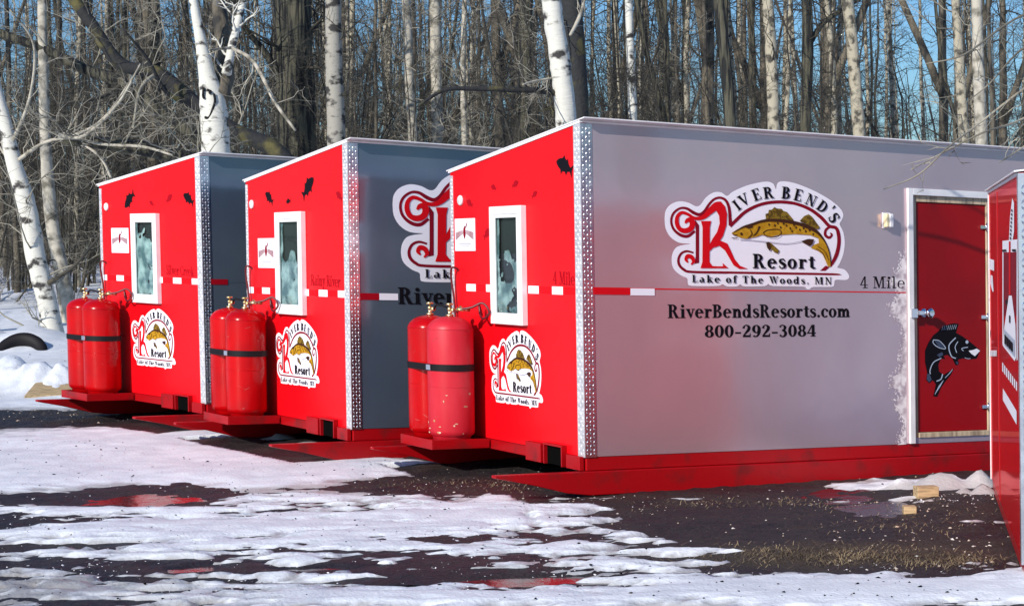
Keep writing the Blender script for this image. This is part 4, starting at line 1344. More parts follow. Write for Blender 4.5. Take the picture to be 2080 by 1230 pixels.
def snow_mask(x, y):
    z = zg(x, y)
    pp = proj(np.stack([x, y, z], -1))
    px, py = pp[..., 0], pp[..., 1]
    px = px + 70 * fbm(x * 1.3 + 5, y * 1.0, 3) + 14 * fbm(x * 6, y * 6, 8)
    py = py + (9 * fbm(x * 1.1, y * .9 + 9, 4) + 5 * fbm(x * 4.5, y * 3.2, 6)) * np.clip((py - 700) / 300, .5, 1.5)
    m = np.where(py < 835, .8, -.42 + .09 * sstep(1150, 900, px) * sstep(980, 1040, py))
    far = (np.abs(y) < 7.4) | (y < 7.4)
    for (cx, cy, rx, ry, wt) in SNOW + BARE:
        q = ((px - cx) / rx) ** 2 + ((py - cy) / ry) ** 2
        m = m + wt * np.exp(-q * 1.1)
    m = m + .30 * fbm(x * 1.6, y * 1.2, 21, 5) + .85 * fbm(x * 1.5 + .5 * y, y * 6.5, 24, 4) * sstep(960, 1020, py) + .6 * fbm(x * 4 + y, y * 15, 27, 3) * sstep(985, 1020, py) + .62 * fbm(x * 9, y * 27, 28, 3) * sstep(990, 1040, py) + .20 * fbm(x * 8, y * 11, 31, 3) + .75 * fbm(x * 6, y * 17, 33, 3) * sstep(950, 500, px) * sstep(1085, 1130, py)
    # outside the frame: broken snow everywhere
    out = (px < -150) | (px > 2230) | (y < 7.2)
    m = np.where(out, .25 + .9 * fbm(x * .5, y * .5, 40, 4), m)
    # bare under the houses
    for H in (H1, H2, H3):
        q = (np.stack([x, y], -1) - H.O[:2])
        a = q @ (H.eR[:2] / np.linalg.norm(H.eR[:2]))
        c = q @ (H.eL[:2] / np.linalg.norm(H.eL[:2]))
        ins = (a > -.45) & (a < H.L) & (c > 0.0) & (c < H.W + .1)
        m = np.where(ins, np.minimum(m, -.5), m)
    return m, px, py


def axis(lo, f0, f1, hi, st, grow=1.12):
    a = list(np.arange(f0, f1 + 1e-6, st))
    s, v = st, f1
    while v < hi:
        s *= grow
        v += s
        a.append(v)
    s, v = st, f0
    pre = []
    while v > lo:
        s *= grow
        v -= s
        pre.append(v)
    return np.array(pre[::-1] + a)


def grid_mesh(name, X, Y, Z, m, attr=None, keep=None, smooth=True):
    ny, nx = X.shape
    idx = np.arange(ny * nx).reshape(ny, nx)
    F_ = np.stack([idx[:-1, :-1], idx[:-1, 1:], idx[1:, 1:], idx[1:, :-1]], -1).reshape(-1, 4)
    if keep is not None:
        F_ = F_[keep.reshape(-1)]
    V = np.stack([X, Y, Z], -1).reshape(-1, 3)
    used = np.unique(F_)
    remap = np.full(len(V), -1)
    remap[used] = np.arange(len(used))
    F_ = remap[F_]
    V = V[used]
    me = bpy.data.meshes.new(name)
    me.vertices.add(len(V))
    me.vertices.foreach_set('co', V.astype(np.float32).ravel())
    me.loops.add(F_.size)
    me.loops.foreach_set('vertex_index', F_.astype(np.int32).ravel())
    me.polygons.add(len(F_))
    me.polygons.foreach_set('loop_start', np.arange(0, F_.size, 4, dtype=np.int32))
    me.polygons.foreach_set('use_smooth', np.full(len(F_), smooth))
    me.materials.append(MT[m])
    if attr:
        at_ = me.attributes.new(attr[0], 'FLOAT', 'POINT')
        at_.data.foreach_set('value', attr[1].reshape(-1)[used].astype(np.float32))
    me.update(calc_edges=True)
    me.validate()
    o = bpy.data.objects.new(name, me)
    COL.objects.link(o)
    o['kind'] = 'structure'
    return o


gx = axis(-160, -5.6, 4.6, 160, .032, 1.10)
gy = axis(-80, 7.2, 19.5, 300, .032, 1.09)
GX, GY = np.meshgrid(gx, gy)
near = sstep(40, 20, np.hypot(GX, GY - 10))
GZ0 = zg(GX, GY)
PUDDLES = [(300, 1006, 118, 15), (352, 1052, 42, 7), (385, 1150, 60, 7), (520, 1180, 150, 9), (1080, 1172, 190, 10), (1775, 1022, 90, 20), (820, 1186, 90, 7), (150, 1165, 70, 6), (640, 1150, 90, 6)]
rough = near * (.017 * fbm(GX * 2.3, GY * 2.3, 51, 5) + .010 * fbm(GX * 11, GY * 11, 52, 3)) + .0
pudm = np.zeros_like(GX)
for (cx, cy, rx, ry) in PUDDLES:
    c = ground(cx, cy)
    ex = abs(ground(cx + rx, cy)[0] - c[0])
    ey = abs(ground(cx, cy - ry)[1] - c[1])
    q = ((GX - c[0]) / ex) ** 2 + ((GY - c[1]) / ey) ** 2
    pudm = np.maximum(pudm, np.exp(-q * .9))
GZ = GZ0 + rough - .035 * pudm
SM, SPX, SPY = snow_mask(GX, GY)
lit = np.clip(.5 * (fbm(GX * 5, GY * 5, 77, 3) + .2), 0, 1) * near
lit = lit + sstep(.0, .7, np.exp(-(((SPX - 1720) / 330) ** 2 + ((SPY - 1128) / 24) ** 2))) * .8
lit = lit + .7 * np.exp(-(((SPX - 250) / 120) ** 2 + ((SPY - 836) / 9) ** 2))
grid_mesh('ground', GX, GY, GZ, 'ground', ('litter', np.clip(lit, 0, 1)))
thick = np.where(SM > -.10, .026 * np.tanh((SM + .10) * 1.6) + .004, .004 + .08 * (SM + .10))
soft = .014 * fbm(GX * 1.3, GY * 2.0, 61, 3) + .004 * fbm(GX * 12, GY * 16, 62, 3)
# lumpy banks at the far left, round the birch and at the right-hand skid
bank = np.zeros_like(GX)
for (px, py, rx, ry, hgt) in [(55, 800, 90, 55, .42), (128, 800, 48, 50, .34), (10, 770, 60, 40, .40), (60, 706, 95, 26, .42), (20, 655, 110, 40, .55), (150, 650, 90, 36, .35), (90, 610, 140, 26, .4), (-120, 700, 120, 60, .8)]:
    c = ground(px, py)
    ex = abs(ground(px + rx, py)[0] - c[0])
    bank = np.maximum(bank, hgt * np.exp(-(((GX - c[0]) / ex) ** 2 + ((GY - c[1]) / max(ex * .8, .4)) ** 2) * 1.3))
for (px, py, rx, hgt) in [(1905, 992, 60, .10), (1990, 988, 34, .10), (1830, 992, 50, .05), (1955, 1000, 22, .07), (1935, 990, 18, .08), (620, 905, 70, .07), (560, 890, 50, .06), (2000, 1000, 30, .10)]:
    c = ground(px, py)
    ex = abs(ground(px + rx, py)[0] - c[0])
    bank = np.maximum(bank, hgt * np.exp(-(((GX - c[0]) / ex) ** 2 + ((GY - c[1]) / (ex * .7)) ** 2) * 1.3))
bank = bank * np.where(GX < -2, .72, 1.) * (1 + .40 * fbm(GX * 2.6, GY * 2.6, 71, 4) + .30 * fbm(GX * 9, GY * 9, 72, 4))
SZ = GZ0 + thick + soft * (SM > -.3) + bank - .04 * pudm
dirt = np.clip(.75 * sstep(520, 100, SPX) * sstep(1085, 1180, SPY) * (.45 + .75 * (fbm(GX * 5, GY * 13, 93, 4) > -.05)) + .30 * fbm(GX * 2, GY * 2, 91, 4) - .06, 0, 1)
dirt = np.clip(dirt * .8 + .45 * np.clip(fbm(GX * .9, GY * .7, 95, 4), 0, 1) * (GY > 17) + .75 * sstep(.16, -.1, SM) + .22 * sstep(1100, 1200, SPY) * sstep(900, 400, SPX), 0, 1)
vis = (SZ > GZ - .02)
keep = vis[:-1, :-1] | vis[:-1, 1:] | vis[1:, 1:] | vis[1:, :-1]
grid_mesh('snow', GX, GY, SZ, 'snow', ('dirt', dirt), keep)
# puddles: flat sheets of meltwater in the hollows
for k, (cx, cy, rx, ry) in enumerate(PUDDLES):
    c = ground(cx, cy)
    ex = abs(ground(cx + rx, cy)[0] - c[0])
    ey = abs(ground(cx, cy - ry)[1] - c[1])
    b = MB()
    n = 48
    pts = []
    for j in range(n):
        a = 2 * math.pi * j / n
        q = 1.7 * (1 + .28 * fbm(np.array([3 * math.cos(a) + 9 * k]), np.array([3 * math.sin(a)]), 5)[0])
        x, y = c[0] + q * ex * math.cos(a), c[1] + q * ey * math.sin(a)
        pts.append((x, y, float(zg(c[0], c[1])) - .019))
    b.poly(pts)
    o = b.build('puddle', 'water')
    o['kind'] = 'structure'


def gz_at(x, y):
    i = np.clip(np.searchsorted(gx, x), 0, len(gx) - 1)
    j = np.clip(np.searchsorted(gy, y), 0, len(gy) - 1)
    return np.maximum(GZ[j, i], SZ[j, i]), SZ[j, i] > GZ[j, i]


# dead grass and litter
def tufts(name, areas, n, m, hmin, hmax, wd, label, lie=.6):
    V, Fc = [], []
    per = [a[4] for a in areas]
    tot = sum(per)
    for a in areas:
        cx, cy, rx, ry, wt = a
        for _ in range(int(n * wt / tot)):
            px, py = RNG.normal(cx, rx * .5), RNG.normal(cy, ry * .5)
            if not (700 < py < 1225):
                continue
            p = ground(px, py)
            z, sn = gz_at(p[0], p[1])
            if sn:
                continue
            h = RNG.uniform(hmin, hmax)
            az = RNG.uniform(0, 2 * math.pi)
            t = np.array([math.cos(az), math.sin(az), RNG.uniform(.05, 1.) * (1 - lie) + .08])
            t /= np.linalg.norm(t)
            sd_ = np.array([-t[1], t[0], 0])
            sd_ /= np.linalg.norm(sd_) + 1e-6
            o = np.array([p[0], p[1], z])
            i = len(V)
            mid = o + t * h * .55 + np.array([0, 0, .15 * h])
            tip = o + t * h
            V += [o - sd_ * wd, o + sd_ * wd, mid + sd_ * wd * .8, mid - sd_ * wd * .8, tip]
            Fc += [(i, i + 1, i + 2, i + 3), (i + 3, i + 2, i + 4)]
    b = MB()
    b.v, b.f = [tuple(v) for v in V], [list(f) for f in Fc]
    b.m, b.s = [0] * len(Fc), [False] * len(Fc)
    o = b.build(name, m)
    return tag(o, label, 'grass', None, 'stuff')


tufts('dead_grass', [(1700, 1130, 300, 20, 3.0), (1930, 1142, 130, 18, 1.0), (1560, 1022, 300, 12, .7), (1850, 1060, 200, 40, .5), (1000, 985, 260, 16, .8), (250, 838, 180, 10, .5)], 3600, 'grass', .022, .06, .0018, 'matted dead grass on the bare wet soil', .7)


def bits(name, areas, n, m, smin, smax, label, cat, on=False, edge=False):
    b = MB()
    tot = sum(a[4] for a in areas)
    for cx, cy, rx, ry, wt in areas:
        for _ in range(int(n * wt / tot)):
            px, py = RNG.uniform(cx - rx, cx + rx), RNG.uniform(cy - ry, cy + ry)
            p = ground(px, min(py, 1228))
            z, sn = gz_at(p[0], p[1])
            if sn != on:
                continue
            if edge:
                i_, j_ = np.searchsorted(gx, p[0]), np.searchsorted(gy, p[1])
                if not (-.32 < SM[j_, i_] < -.02) and RNG.random() > .12:
                    continue
            s = RNG.uniform(smin, smax) * (.5 + RNG.random() ** 2)
            q = RNG.normal(size=(6, 3)) * .25 + np.array([[1, 0, 0], [-1, 0, 0], [0, 1, 0], [0, -1, 0], [0, 0, 1], [0, 0, -1]])
            q = q * s * np.array([1, .7, .45])
            a = RNG.uniform(0, 6.28)
            q = q @ np.array([[math.cos(a), math.sin(a), 0], [-math.sin(a), math.cos(a), 0], [0, 0, 1]])
            q = q + np.array([p[0], p[1], z + s * .2])
            b.add(q, [(0, 2, 4), (2, 1, 4), (1, 3, 4), (3, 0, 4), (2, 0, 5), (1, 2, 5), (3, 1, 5), (0, 3, 5)])
    o = b.build(name, m)
    return tag(o, label, cat, None, 'stuff')


bits('leaf_litter', [(1550, 1050, 500, 100, 3), (1100, 1010, 250, 40, 1), (1850, 1080, 170, 80, 1.6), (170, 843, 170, 16, .8), (1000, 980, 300, 25, 1)], 700, 'litter', .003, .011, 'pale leaf litter and chips scattered on the bare soil', 'litter')
bits('ice_crumbs', [(300, 1130, 320, 85, 2), (620, 1020, 600, 50, 1.4), (1150, 1150, 300, 70, .8), (1500, 1010, 400, 18, .25), (1950, 1000, 90, 25, .6), (1000, 1180, 1000, 40, 1.2)], 5200, 'stone', .0025, .008, 'crumbs of melting ice along the ragged snow edges', 'ice', False, True)
bits('bark_debris', [(1040, 1110, 1040, 118, 1), (400, 960, 400, 60, .35), (80, 690, 120, 120, .5)], 1500, 'blackhole', .003, .010, 'dark bark crumbs and grit on the old snow', 'debris', True)

def surf_pick(px, py):
    d = ray(px, py)
    for t in np.arange(6, 60, .02):
        p = CAM + t * d
        if p[2] <= gz_at(p[0], p[1])[0]:
            return p
    return p


# wood blocks, tyre, plywood
for (px, py, wpx, hpx, ang, lab) in ((1886, 1009, 45, 20, .12, 'larger sawn lumber block lying by the puddle under the silver side'), (1849, 1037, 26, 13, -.1, 'smaller sawn lumber block at the near rim of the puddle')):
    p = ground(px, py)
    p[2] = gz_at(p[0], p[1])[0]
    Zd = p[1]
    wd, hg = wpx * Zd / F, hpx * Zd / F
    ca, sa = math.cos(ang), math.sin(ang)
    Pb = lambda s, w_, h: p + np.array([ca * s - sa * w_, sa * s + ca * w_, h])
    b = MB()
    b.hexa(Pb, -wd / 2, wd / 2, 0, .09, -.02, hg)
    o = b.build('wood_block', 'wood', None, p, .004)
    o.location = Vector(p)
    tag(o, lab, 'wood block', 'lumber offcuts')
p = surf_pick(112, 786)
b = MB()
Pb = lambda s, w_, h: p + np.array([s, w_ + .3 * s, h])
b.hexa(Pb, -.24, .26, -.25, .25, -.03, .0)
o = b.build('plywood_sheet', 'wood', None, p, .004)
o.location = Vector(p)
o.rotation_euler = (math.radians(14), math.radians(4), 0)
tag(o, 'tan plywood offcut half buried in the snow beside the farthest tray', 'board')

# old tyre sunk in the snow bank
p = surf_pick(42, 706)
b = MB()
vs, fs = [], []
n, m_ = 36, 12
R0, r0 = .30, .105
for i in range(n):
    a = 2 * math.pi * i / n
    for j in range(m_):
        c = 2 * math.pi * j / m_
        rr = R0 + r0 * math.cos(c) * (1.0 if math.cos(c) < 0 else .75)
        vs.append(p + np.array([rr * math.cos(a), rr * math.sin(a) * .55, r0 * math.sin(c) + .20 * math.sin(a) - .10]))
for i in range(n):
    for j in range(m_):
        fs.append((i * m_ + j, ((i + 1) % n) * m_ + j, ((i + 1) % n) * m_ + (j + 1) % m_, i * m_ + (j + 1) % m_))
b.add(vs, fs, 0, True)
o = b.build('tyre', 'rubber', None, p)
o.location = Vector(p)
tag(o, 'black tyre half buried in the snow bank left of the leaning birch', 'tyre')


# ------------------------------------------------------------------ trees
def limb(rng, p0, d0, length, r0, nseg, wig, up=0.05):
    pts = [p0]
    d = d0 / np.linalg.norm(d0)
    for i in range(nseg):
        d = d + rng.normal(size=3) * wig + np.array([0, 0, up])
        d /= np.linalg.norm(d)
        pts.append(pts[-1] + d * length / nseg)
    pts = np.array(pts)
    rad = r0 * np.linspace(1, .25, nseg + 1)
    return pts, rad, d


def grow(rng, b, p0, d0, length, r0, depth, wig=.22, kids=4, sides=4, up=.06):
    nseg = 5 if depth > 0 else 3
    pts, rad, d = limb(rng, p0, d0, length, r0, nseg, wig, up)
    b.tube(pts, rad, sides if depth > 0 else 3, 0, True, False)
    if depth <= 0:
        return
    for k in range(kids):
        t = rng.uniform(.2, 1.)
        i = min(int(t * nseg), nseg - 1)
        q = pts[i] + (pts[i + 1] - pts[i]) * (t * nseg - i)
        tg = pts[i + 1] - pts[i]
        tg /= np.linalg.norm(tg)
        sv = np.cross(tg, rng.normal(size=3))
        sv /= np.linalg.norm(sv) + 1e-6
        nd = tg * rng.uniform(.5, 1.) + sv * rng.uniform(.5, 1.1)
        grow(rng, b, q, nd, length * rng.uniform(.35, .62), max(r0 * .5, .004), depth - 1, wig, kids, sides, up)


def pole_tree(seed, H_, r0, lean, bark_m, twig_m, nb, first=.12, droop=0., forked=False):
    rng = np.random.default_rng(seed)
    n = 14
    zz = np.linspace(-.3, H_, n)
    cx = np.cumsum(rng.normal(size=n) * .035) + lean * zz
    cy = np.cumsum(rng.normal(size=n) * .035)
    pts = np.stack([cx - cx[0], cy - cy[0], zz], 1)
    rad = r0 * (1 - .55 * np.linspace(0, 1, n)) * (1 + .05 * rng.normal(size=n))
    rad[0] *= 1.35
    tb = MB()
    tb.tube(pts, rad, 9, 0, True, True, .04)
    if forked:
        i = n // 3
        p2, r2, _ = limb(rng, pts[i], np.array([rng.choice([-1, 1]) * .28, .1, 1.]), H_ * .65, rad[i] * .75, 8, .05, .02)
        tb.tube(p2, r2 * 1.0 + .02, 8, 0, True, True, .04)
    cb = MB()
    for k in range(nb):
        t = first + (1 - first) * rng.random() ** .85
        i = min(int(t * (n - 1)), n - 2)
        p = pts[i] + (pts[i + 1] - pts[i]) * (t * (n - 1) - i)
        az = rng.uniform(0, 2 * math.pi)
        el = rng.uniform(-.15, .9) - droop
        d = np.array([math.cos(az), math.sin(az), el])
        grow(rng, cb, p, d, rng.uniform(.5, 2.0) * (1.15 - .5 * t), r0 * rng.uniform(.10, .22), 2 if rng.random() < .6 else 1, .26, 4, 4, .05)
    return tb, cb


def scrub(seed, H_, ns, spread):
    rng = np.random.default_rng(seed)
    tb, cb = MB(), MB()
    for s in range(ns):
        az = rng.uniform(0, 2 * math.pi)
        d = np.array([math.cos(az) * spread * rng.random(), math.sin(az) * spread * rng.random(), 1])
        hh = H_ * rng.uniform(.6, 1.)
        pts, rad, _ = limb(rng, np.array([.15 * math.cos(az), .15 * math.sin(az), -.1]), d, hh, rng.uniform(.018, .035), 8, .10, .02)
        tb.tube(pts, rad, 5, 0, True, False)
        for k in range(int(9 * hh / 3)):
            t = rng.uniform(.12, .98)
            i = min(int(t * 8), 7)
            p = pts[i] + (pts[i + 1] - pts[i]) * (t * 8 - i)
            a2 = rng.uniform(0, 2 * math.pi)
            grow(rng, cb, p, np.array([math.cos(a2), math.sin(a2), rng.uniform(-.1, .8)]), rng.uniform(.4, 1.3), .008, 2, .3, 4, 3, .04)
    return tb, cb


def proto(kind, tb, cb, tm, cm, label, group, cat='tree'):
    root = empty(kind, (0, -60, 0), label, cat, group)
    tb.build('trunk', tm, root)
    cb.build('crown', cm, root)
    return root


def copy_tree(src, loc, rz, sc, label=None):
    r = src.copy()
    COL.objects.link(r)
    r.location = Vector(loc)
    r.rotation_euler = (0, 0, rz)
    r.scale = (sc, sc, sc)
    if label:
        r['label'] = label
    for ch in src.children:
        c = ch.copy()
        COL.objects.link(c)
        c.parent = r
    return r


GP = 'leafless pole trees crowding the woods behind the houses'
LP = 'slender leafless grey tree among many alike in the woods behind the houses'
poles = []
for i, (hh, r0, ln, fk) in enumerate([(14, .12, .0, False), (13, .075, .02, False), (15, .14, -.015, True), (12, .06, .03, False), (14, .09, -.03, True), (13, .05, .01, False)]):
    tb, cb = pole_tree(100 + i, hh, r0, ln, 'aspen', 'twig', 46 if i % 2 else 40, .10, 0, fk)
    poles.append(proto('pole_tree', tb, cb, ['aspen', 'aspen', 'grey', 'grey', 'dark', 'aspen'][i], 'twig', LP, GP))
GS = 'leafless brush growing between the trunks'
LS = 'tangled leafless brush with pale twigs between the trunks'
scrubs = []
for i, (hh, ns, sp) in enumerate([(7.5, 5, .22), (6.2, 6, .3), (8.5, 4, .18), (3.4, 7, .6)]):
    tb, cb = scrub(300 + i, hh, ns, sp)
    scrubs.append(proto('brush', tb, cb, 'twig', 'twig_pale' if i == 2 else 'twig', LS, GS, 'shrub'))

used = {}


def place(src_list, px, Y, sc, k=None):
    k = RNG.integers(len(src_list)) if k is None else k
    src = src_list[k]
    x = (px - CX) / F * Y
    loc = (x, Y, float(zg(x, Y)) - .05)
    if id(src) not in used:
        used[id(src)] = 1
        src.location = Vector(loc)
        src.rotation_euler = (0, 0, RNG.uniform(0, 6.28))
        src.scale = (sc, sc, sc)
        return src
    return copy_tree(src, loc, RNG.uniform(0, 6.28), sc)


# poles: rows going back, thinner at the upper right where the sky shows
n = 0
for k in range(262):
    px = RNG.uniform(-120, 2200)
    Y = 38 + 58 * RNG.random() ** .8
    if px > 1450 and RNG.random() < .35:
        continue
    place(poles, px, Y, RNG.uniform(.8, 1.25))
for k in range(26):                                   # the woods go on to the left, seen in the window panes
    Y = RNG.uniform(22, 60)
    place(poles, -600 - RNG.uniform(0, 3600), Y, RNG.uniform(.9, 1.3))
for k in range(165):
    px = RNG.uniform(-100, 2180)
    Y = 32 + 50 * RNG.random()
    if px < 800:
        Y = 34 + 46 * RNG.random()
    if px > 1400 and RNG.random() < .5:
        continue
    place(scrubs, px, Y, RNG.uniform(.8, 1.35))
for p_ in poles + scrubs:
    assert id(p_) in used

# the far wood: reads as one mass
b = MB()
rng = np.random.default_rng(5)
for k in range(620):
    Y = rng.uniform(98, 135)
    px = rng.uniform(-150, 2230)
    if (px > 1400 and k % 5 < 3) or (px < 330 and k % 3 == 0):
        continue
    x = (px - CX) / F * Y
    z0 = float(zg(x, Y)) - .3
    hh = rng.uniform(9, 17) if px < 1500 else rng.uniform(7, 14)
    pts = np.array([[x, Y, z0], [x + rng.normal() * .2, Y, z0 + hh * .35], [x + rng.normal() * .4, Y, z0 + hh * .7], [x + rng.normal() * .7, Y, z0 + hh]])
    r = rng.uniform(.04, .15)
    b.tube(pts, [r, r * .85, r * .6, r * .2], 4, 0, True, False)
    for j in range(9):
        t = rng.uniform(.05, .95)
        q = np.array([np.interp(t * 3, range(4), pts[:, e]) for e in range(3)])
        grow(rng, b, q, np.array([rng.normal(), rng.normal() * .4, rng.uniform(0, 1.)]), rng.uniform(.8, 2.2), .028, 1, .25, 3, 3, .05)
o = b.build('far_woods', 'far_bark')
tag(o, 'distant leafless wood reading as one dark mass', 'woods', None, 'stuff')


# ---- trees that stand out, each by itself
def px_tree(name, label, Y, path, bark_m, limbs=(), twigs=0, twig_m='twig', seed=1, sides=14, cat='tree', jit=.03, group=None, base_drop=True):
    """path: (px, py, width px) from the ground up, at distance Y; limbs: (path, material, dY at the tip)"""
    rng = np.random.default_rng(seed)
    pts = [at(a, c, Y) for a, c, _ in path]
    if base_drop:
        g = float(zg(pts[0][0], Y)) - .1
        if pts[0][2] > g:
            d = pts[0] - pts[1]
            d = d / max(abs(d[2]), .05)
            d[:2] *= .6
            pts.insert(0, np.array([pts[0][0] + d[0] * (pts[0][2] - g), Y, g]))
            path = [(0, 0, path[0][2] * 1.12)] + list(path)
    # carry the trunk on above the frame
    pts = np.array(pts)
    wd = np.array([q[2] for q in path]) * Y / F / 2
    sp = smooth_path(pts, 6)
    rr = np.interp(np.linspace(0, len(pts) - 1, len(sp)), np.arange(len(pts)), wd)
    base = (pts[0][0], Y, pts[0][2])
    root = empty(name, base, label, cat, group)
    b = MB()
    b.tube(sp, rr, sides, 0, True, True, jit)
    b.build('trunk', bark_m, root, base)
    for (lp, lm, dY) in limbs:
        b = MB()
        n = len(lp)
        q = np.array([at(a, c, Y + dY * i / (n - 1)) for i, (a, c, _) in enumerate(lp)])
        r = np.array([e[2] for e in lp]) * Y / F / 2
        s = smooth_path(q, 6)
        r2 = np.interp(np.linspace(0, n - 1, len(s)), np.arange(n), r)
        b.tube(s, r2, 8, 0, True, True, .04)
        for k in range(max(2, int(len(s) / 3))):
            i = rng.integers(1, len(s) - 1)
            tg = s[i] - s[i - 1]
            tg /= np.linalg.norm(tg) + 1e-9
            sv = np.cross(tg, rng.normal(size=3))
            sv /= np.linalg.norm(sv)
            grow(rng, b, s[i], tg * .7 + sv, rng.uniform(.25, .9) * Y / 30, max(.004, r2[i] * .35), 1, .3, 3, 4, .03)
        b.build('branch', lm, root, base)
    if twigs:
        b = MB()
        for k in range(twigs):
            i = rng.integers(2, len(sp) - 1)
            az = rng.uniform(0, 6.28)
            grow(rng, b, sp[i], np.array([math.cos(az), math.sin(az), rng.uniform(-.2, .8)]), rng.uniform(.5, 1.8), max(.008, rr[i] * .12), 2, .28, 4, 4, .03)
        b.build('crown', twig_m, root, base)
    return root


px_tree('birch_tree', 'leaning white birch with dark flaking bark standing in the snow bank', 27, [(112, 700, 46), (95, 610, 40), (72, 520, 40), (55, 420, 38), (28, 330, 32), (5, 230, 26), (-25, 120, 22), (-60, 0, 18)], 'birch',
        [([(90, 580, 12), (150, 540, 7), (210, 470, 4)], 'twig', -1.0), ([(30, 330, 9), (90, 290, 7), (150, 275, 6), (210, 240, 4), (275, 150, 3)], 'birch_branch', -1.5), ([(20, 300, 9), (60, 200, 6), (68, 90, 5), (20, 20, 3)], 'birch_branch', -1), ([(35, 350, 7), (0, 300, 5), (-40, 250, 3)], 'birch_branch', 1)], 16, 'twig_pale', 21)
px_tree('birch_tree', 'second slim pale birch rising just right of the leaning one', 31, [(128, 560, 30), (110, 480, 28), (98, 380, 26), (92, 280, 22), (88, 150, 20), (85, 0, 18)], 'birch_branch', (), 14, 'twig', 22)
px_tree('birch_tree', 'stout white birch with a carved dark mark and a peeled split top', 26, [(452, 580, 62), (446, 420, 60), (438, 300, 58), (432, 210, 54), (420, 150, 34), (409, 90, 24), (398, 30, 19), (386, -40, 17)], 'birch',
        [([(460, 150, 20), (470, 100, 17), (482, 50, 16), (494, 0, 14), (505, -50, 12)], 'birch', .6), ([(470, 97, 7), (510, 120, 8), (535, 160, 8), (560, 210, 7), (600, 265, 5)], 'birch_branch', -1.), ([(470, 97, 6), (440, 100, 5), (425, 102, 4)], 'birch_branch', -.5), ([(445, 200, 44), (458, 140, 36), (450, 60, 32), (440, -30, 28)], 'grey', 1.0)], 0, 'twig', 23)
_sc = bpy.data.objects['birch_tree.002']
b = MB()
for pp_ in ([(413, 178), (412, 195), (415, 200)], [(420, 182), (428, 186), (424, 190)], [(434, 190), (436, 205), (431, 222), (424, 238), (415, 238)]):
    b.tube(smooth_path([at(x, y, 25.8) + np.array([0, .02, 0]) for x, y in pp_], 4), [.018] * (len(pp_) * 4 - 3), 6)
b.build('scar', 'rubber', _sc, _sc.location)
px_tree('fallen_tree', 'thick dark mossy bough slanting down behind the stout birch', 29, [(640, 400, 34), (560, 305, 34), (480, 268, 32), (400, 212, 28), (320, 148, 28), (245, 130, 26), (180, 40, 24), (120, -40, 22)], 'moss', [([(400, 212, 14), (340, 190, 9), (300, 120, 6), (250, 60, 4)], 'moss', -1), ([(320, 148, 10), (285, 180, 6), (270, 260, 4)], 'twig_pale', -1)], 12, 'twig_pale', 24, group=None, base_drop=False)
px_tree('fallen_tree', 'lower dark bough slanting beside the mossy one', 31, [(590, 420, 30), (480, 330, 30), (340, 235, 26), (250, 170, 24), (170, 140, 22), (90, 100, 20), (0, 68, 18), (-60, 40, 14)], 'dark', [([(250, 170, 10), (200, 200, 7), (120, 210, 4)], 'twig', -1)], 14, 'twig_pale', 25, base_drop=False)
px_tree('fallen_tree', 'dead snow-edged trunk lying low across the brush above the farthest roof', 24, [(430, 330, 26), (350, 315, 30), (280, 300, 30), (200, 290, 26), (130, 285, 20)], 'dark', [([(130, 270, 5), (200, 292, 6), (290, 298, 6), (350, 315, 4)], 'birch_branch', -.4), ([(165, 290, 5), (205, 320, 6), (225, 360, 5)], 'birch_branch', -.5), ([(120, 275, 8), (170, 276, 7), (240, 210, 6), (285, 130, 3)], 'birch_branch', -.8)], 18, 'twig_pale', 26, base_drop=False)
px_tree('cottonwood_tree', 'broad dark cottonwood with deeply furrowed bark right of the stout birch', 36, [(612, 560, 92), (606, 400, 84), (602, 250, 80), (598, 100, 76), (592, -60, 70)], 'dark', [([(590, 190, 16), (540, 110, 14), (500, 60, 10), (470, 0, 8)], 'dark', -1)], 10, 'twig', 27)
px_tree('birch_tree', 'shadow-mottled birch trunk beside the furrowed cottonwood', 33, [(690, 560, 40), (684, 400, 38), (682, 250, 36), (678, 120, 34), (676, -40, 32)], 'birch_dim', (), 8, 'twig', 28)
px_tree('aspen_tree', 'slim buff aspen left of the pale pair above the middle house', 38, [(846, 560, 20), (840, 300, 20), (832, 180, 19), (828, 60, 18), (822, -40, 17)], 'birch_branch', (), 10, 'twig', 29)
px_tree('aspen_tree', 'pale aspen with a brighter lit trunk above the middle house', 40, [(895, 560, 25), (890, 300, 24), (886, 160, 23), (884, 40, 22), (882, -40, 20)], 'birch_branch', (), 8, 'twig', 30)
px_tree('aspen_tree', 'thin pale stem between the pale aspen and the dark blotched trunk', 37, [(950, 560, 12), (944, 300, 12), (940, 150, 11), (944, 0, 10)], 'birch_branch', (), 8, 'twig', 31)
px_tree('aspen_tree', 'dark blotched trunk above the gap between the middle and largest roofs', 36, [(1052, 560, 30), (1055, 330, 30), (1064, 200, 28), (1066, 90, 27), (1072, -40, 26)], 'dark', (), 6, 'twig', 32)
px_tree('birch_tree', 'bright white birch with black knots rising at the corner of the largest house', 21, [(1170, 600, 48), (1160, 420, 46), (1150, 245, 42), (1142, 160, 42), (1132, 90, 40), (1122, 20, 40), (1114, -60, 38)], 'birch', [([(1136, 190, 14), (1090, 184, 13), (1040, 182, 12), (960, 180, 10), (900, 184, 8), (850, 215, 6)], 'moss', -.6), ([(1128, 158, 5), (1085, 165, 4), (1062, 172, 3)], 'birch_branch', -.4), ([(1158, 72, 6), (1170, 50, 8), (1182, 20, 8), (1190, -20, 7)], 'birch_branch', .4)], 0, 'twig', 33)
px_tree('aspen_tree', 'dark mossy trunk hugging the right side of the bright birch', 23, [(1190, 560, 34), (1182, 330, 32), (1178, 210, 34), (1168, 90, 40), (1156, -40, 44)], 'moss', (), 4, 'twig', 34)
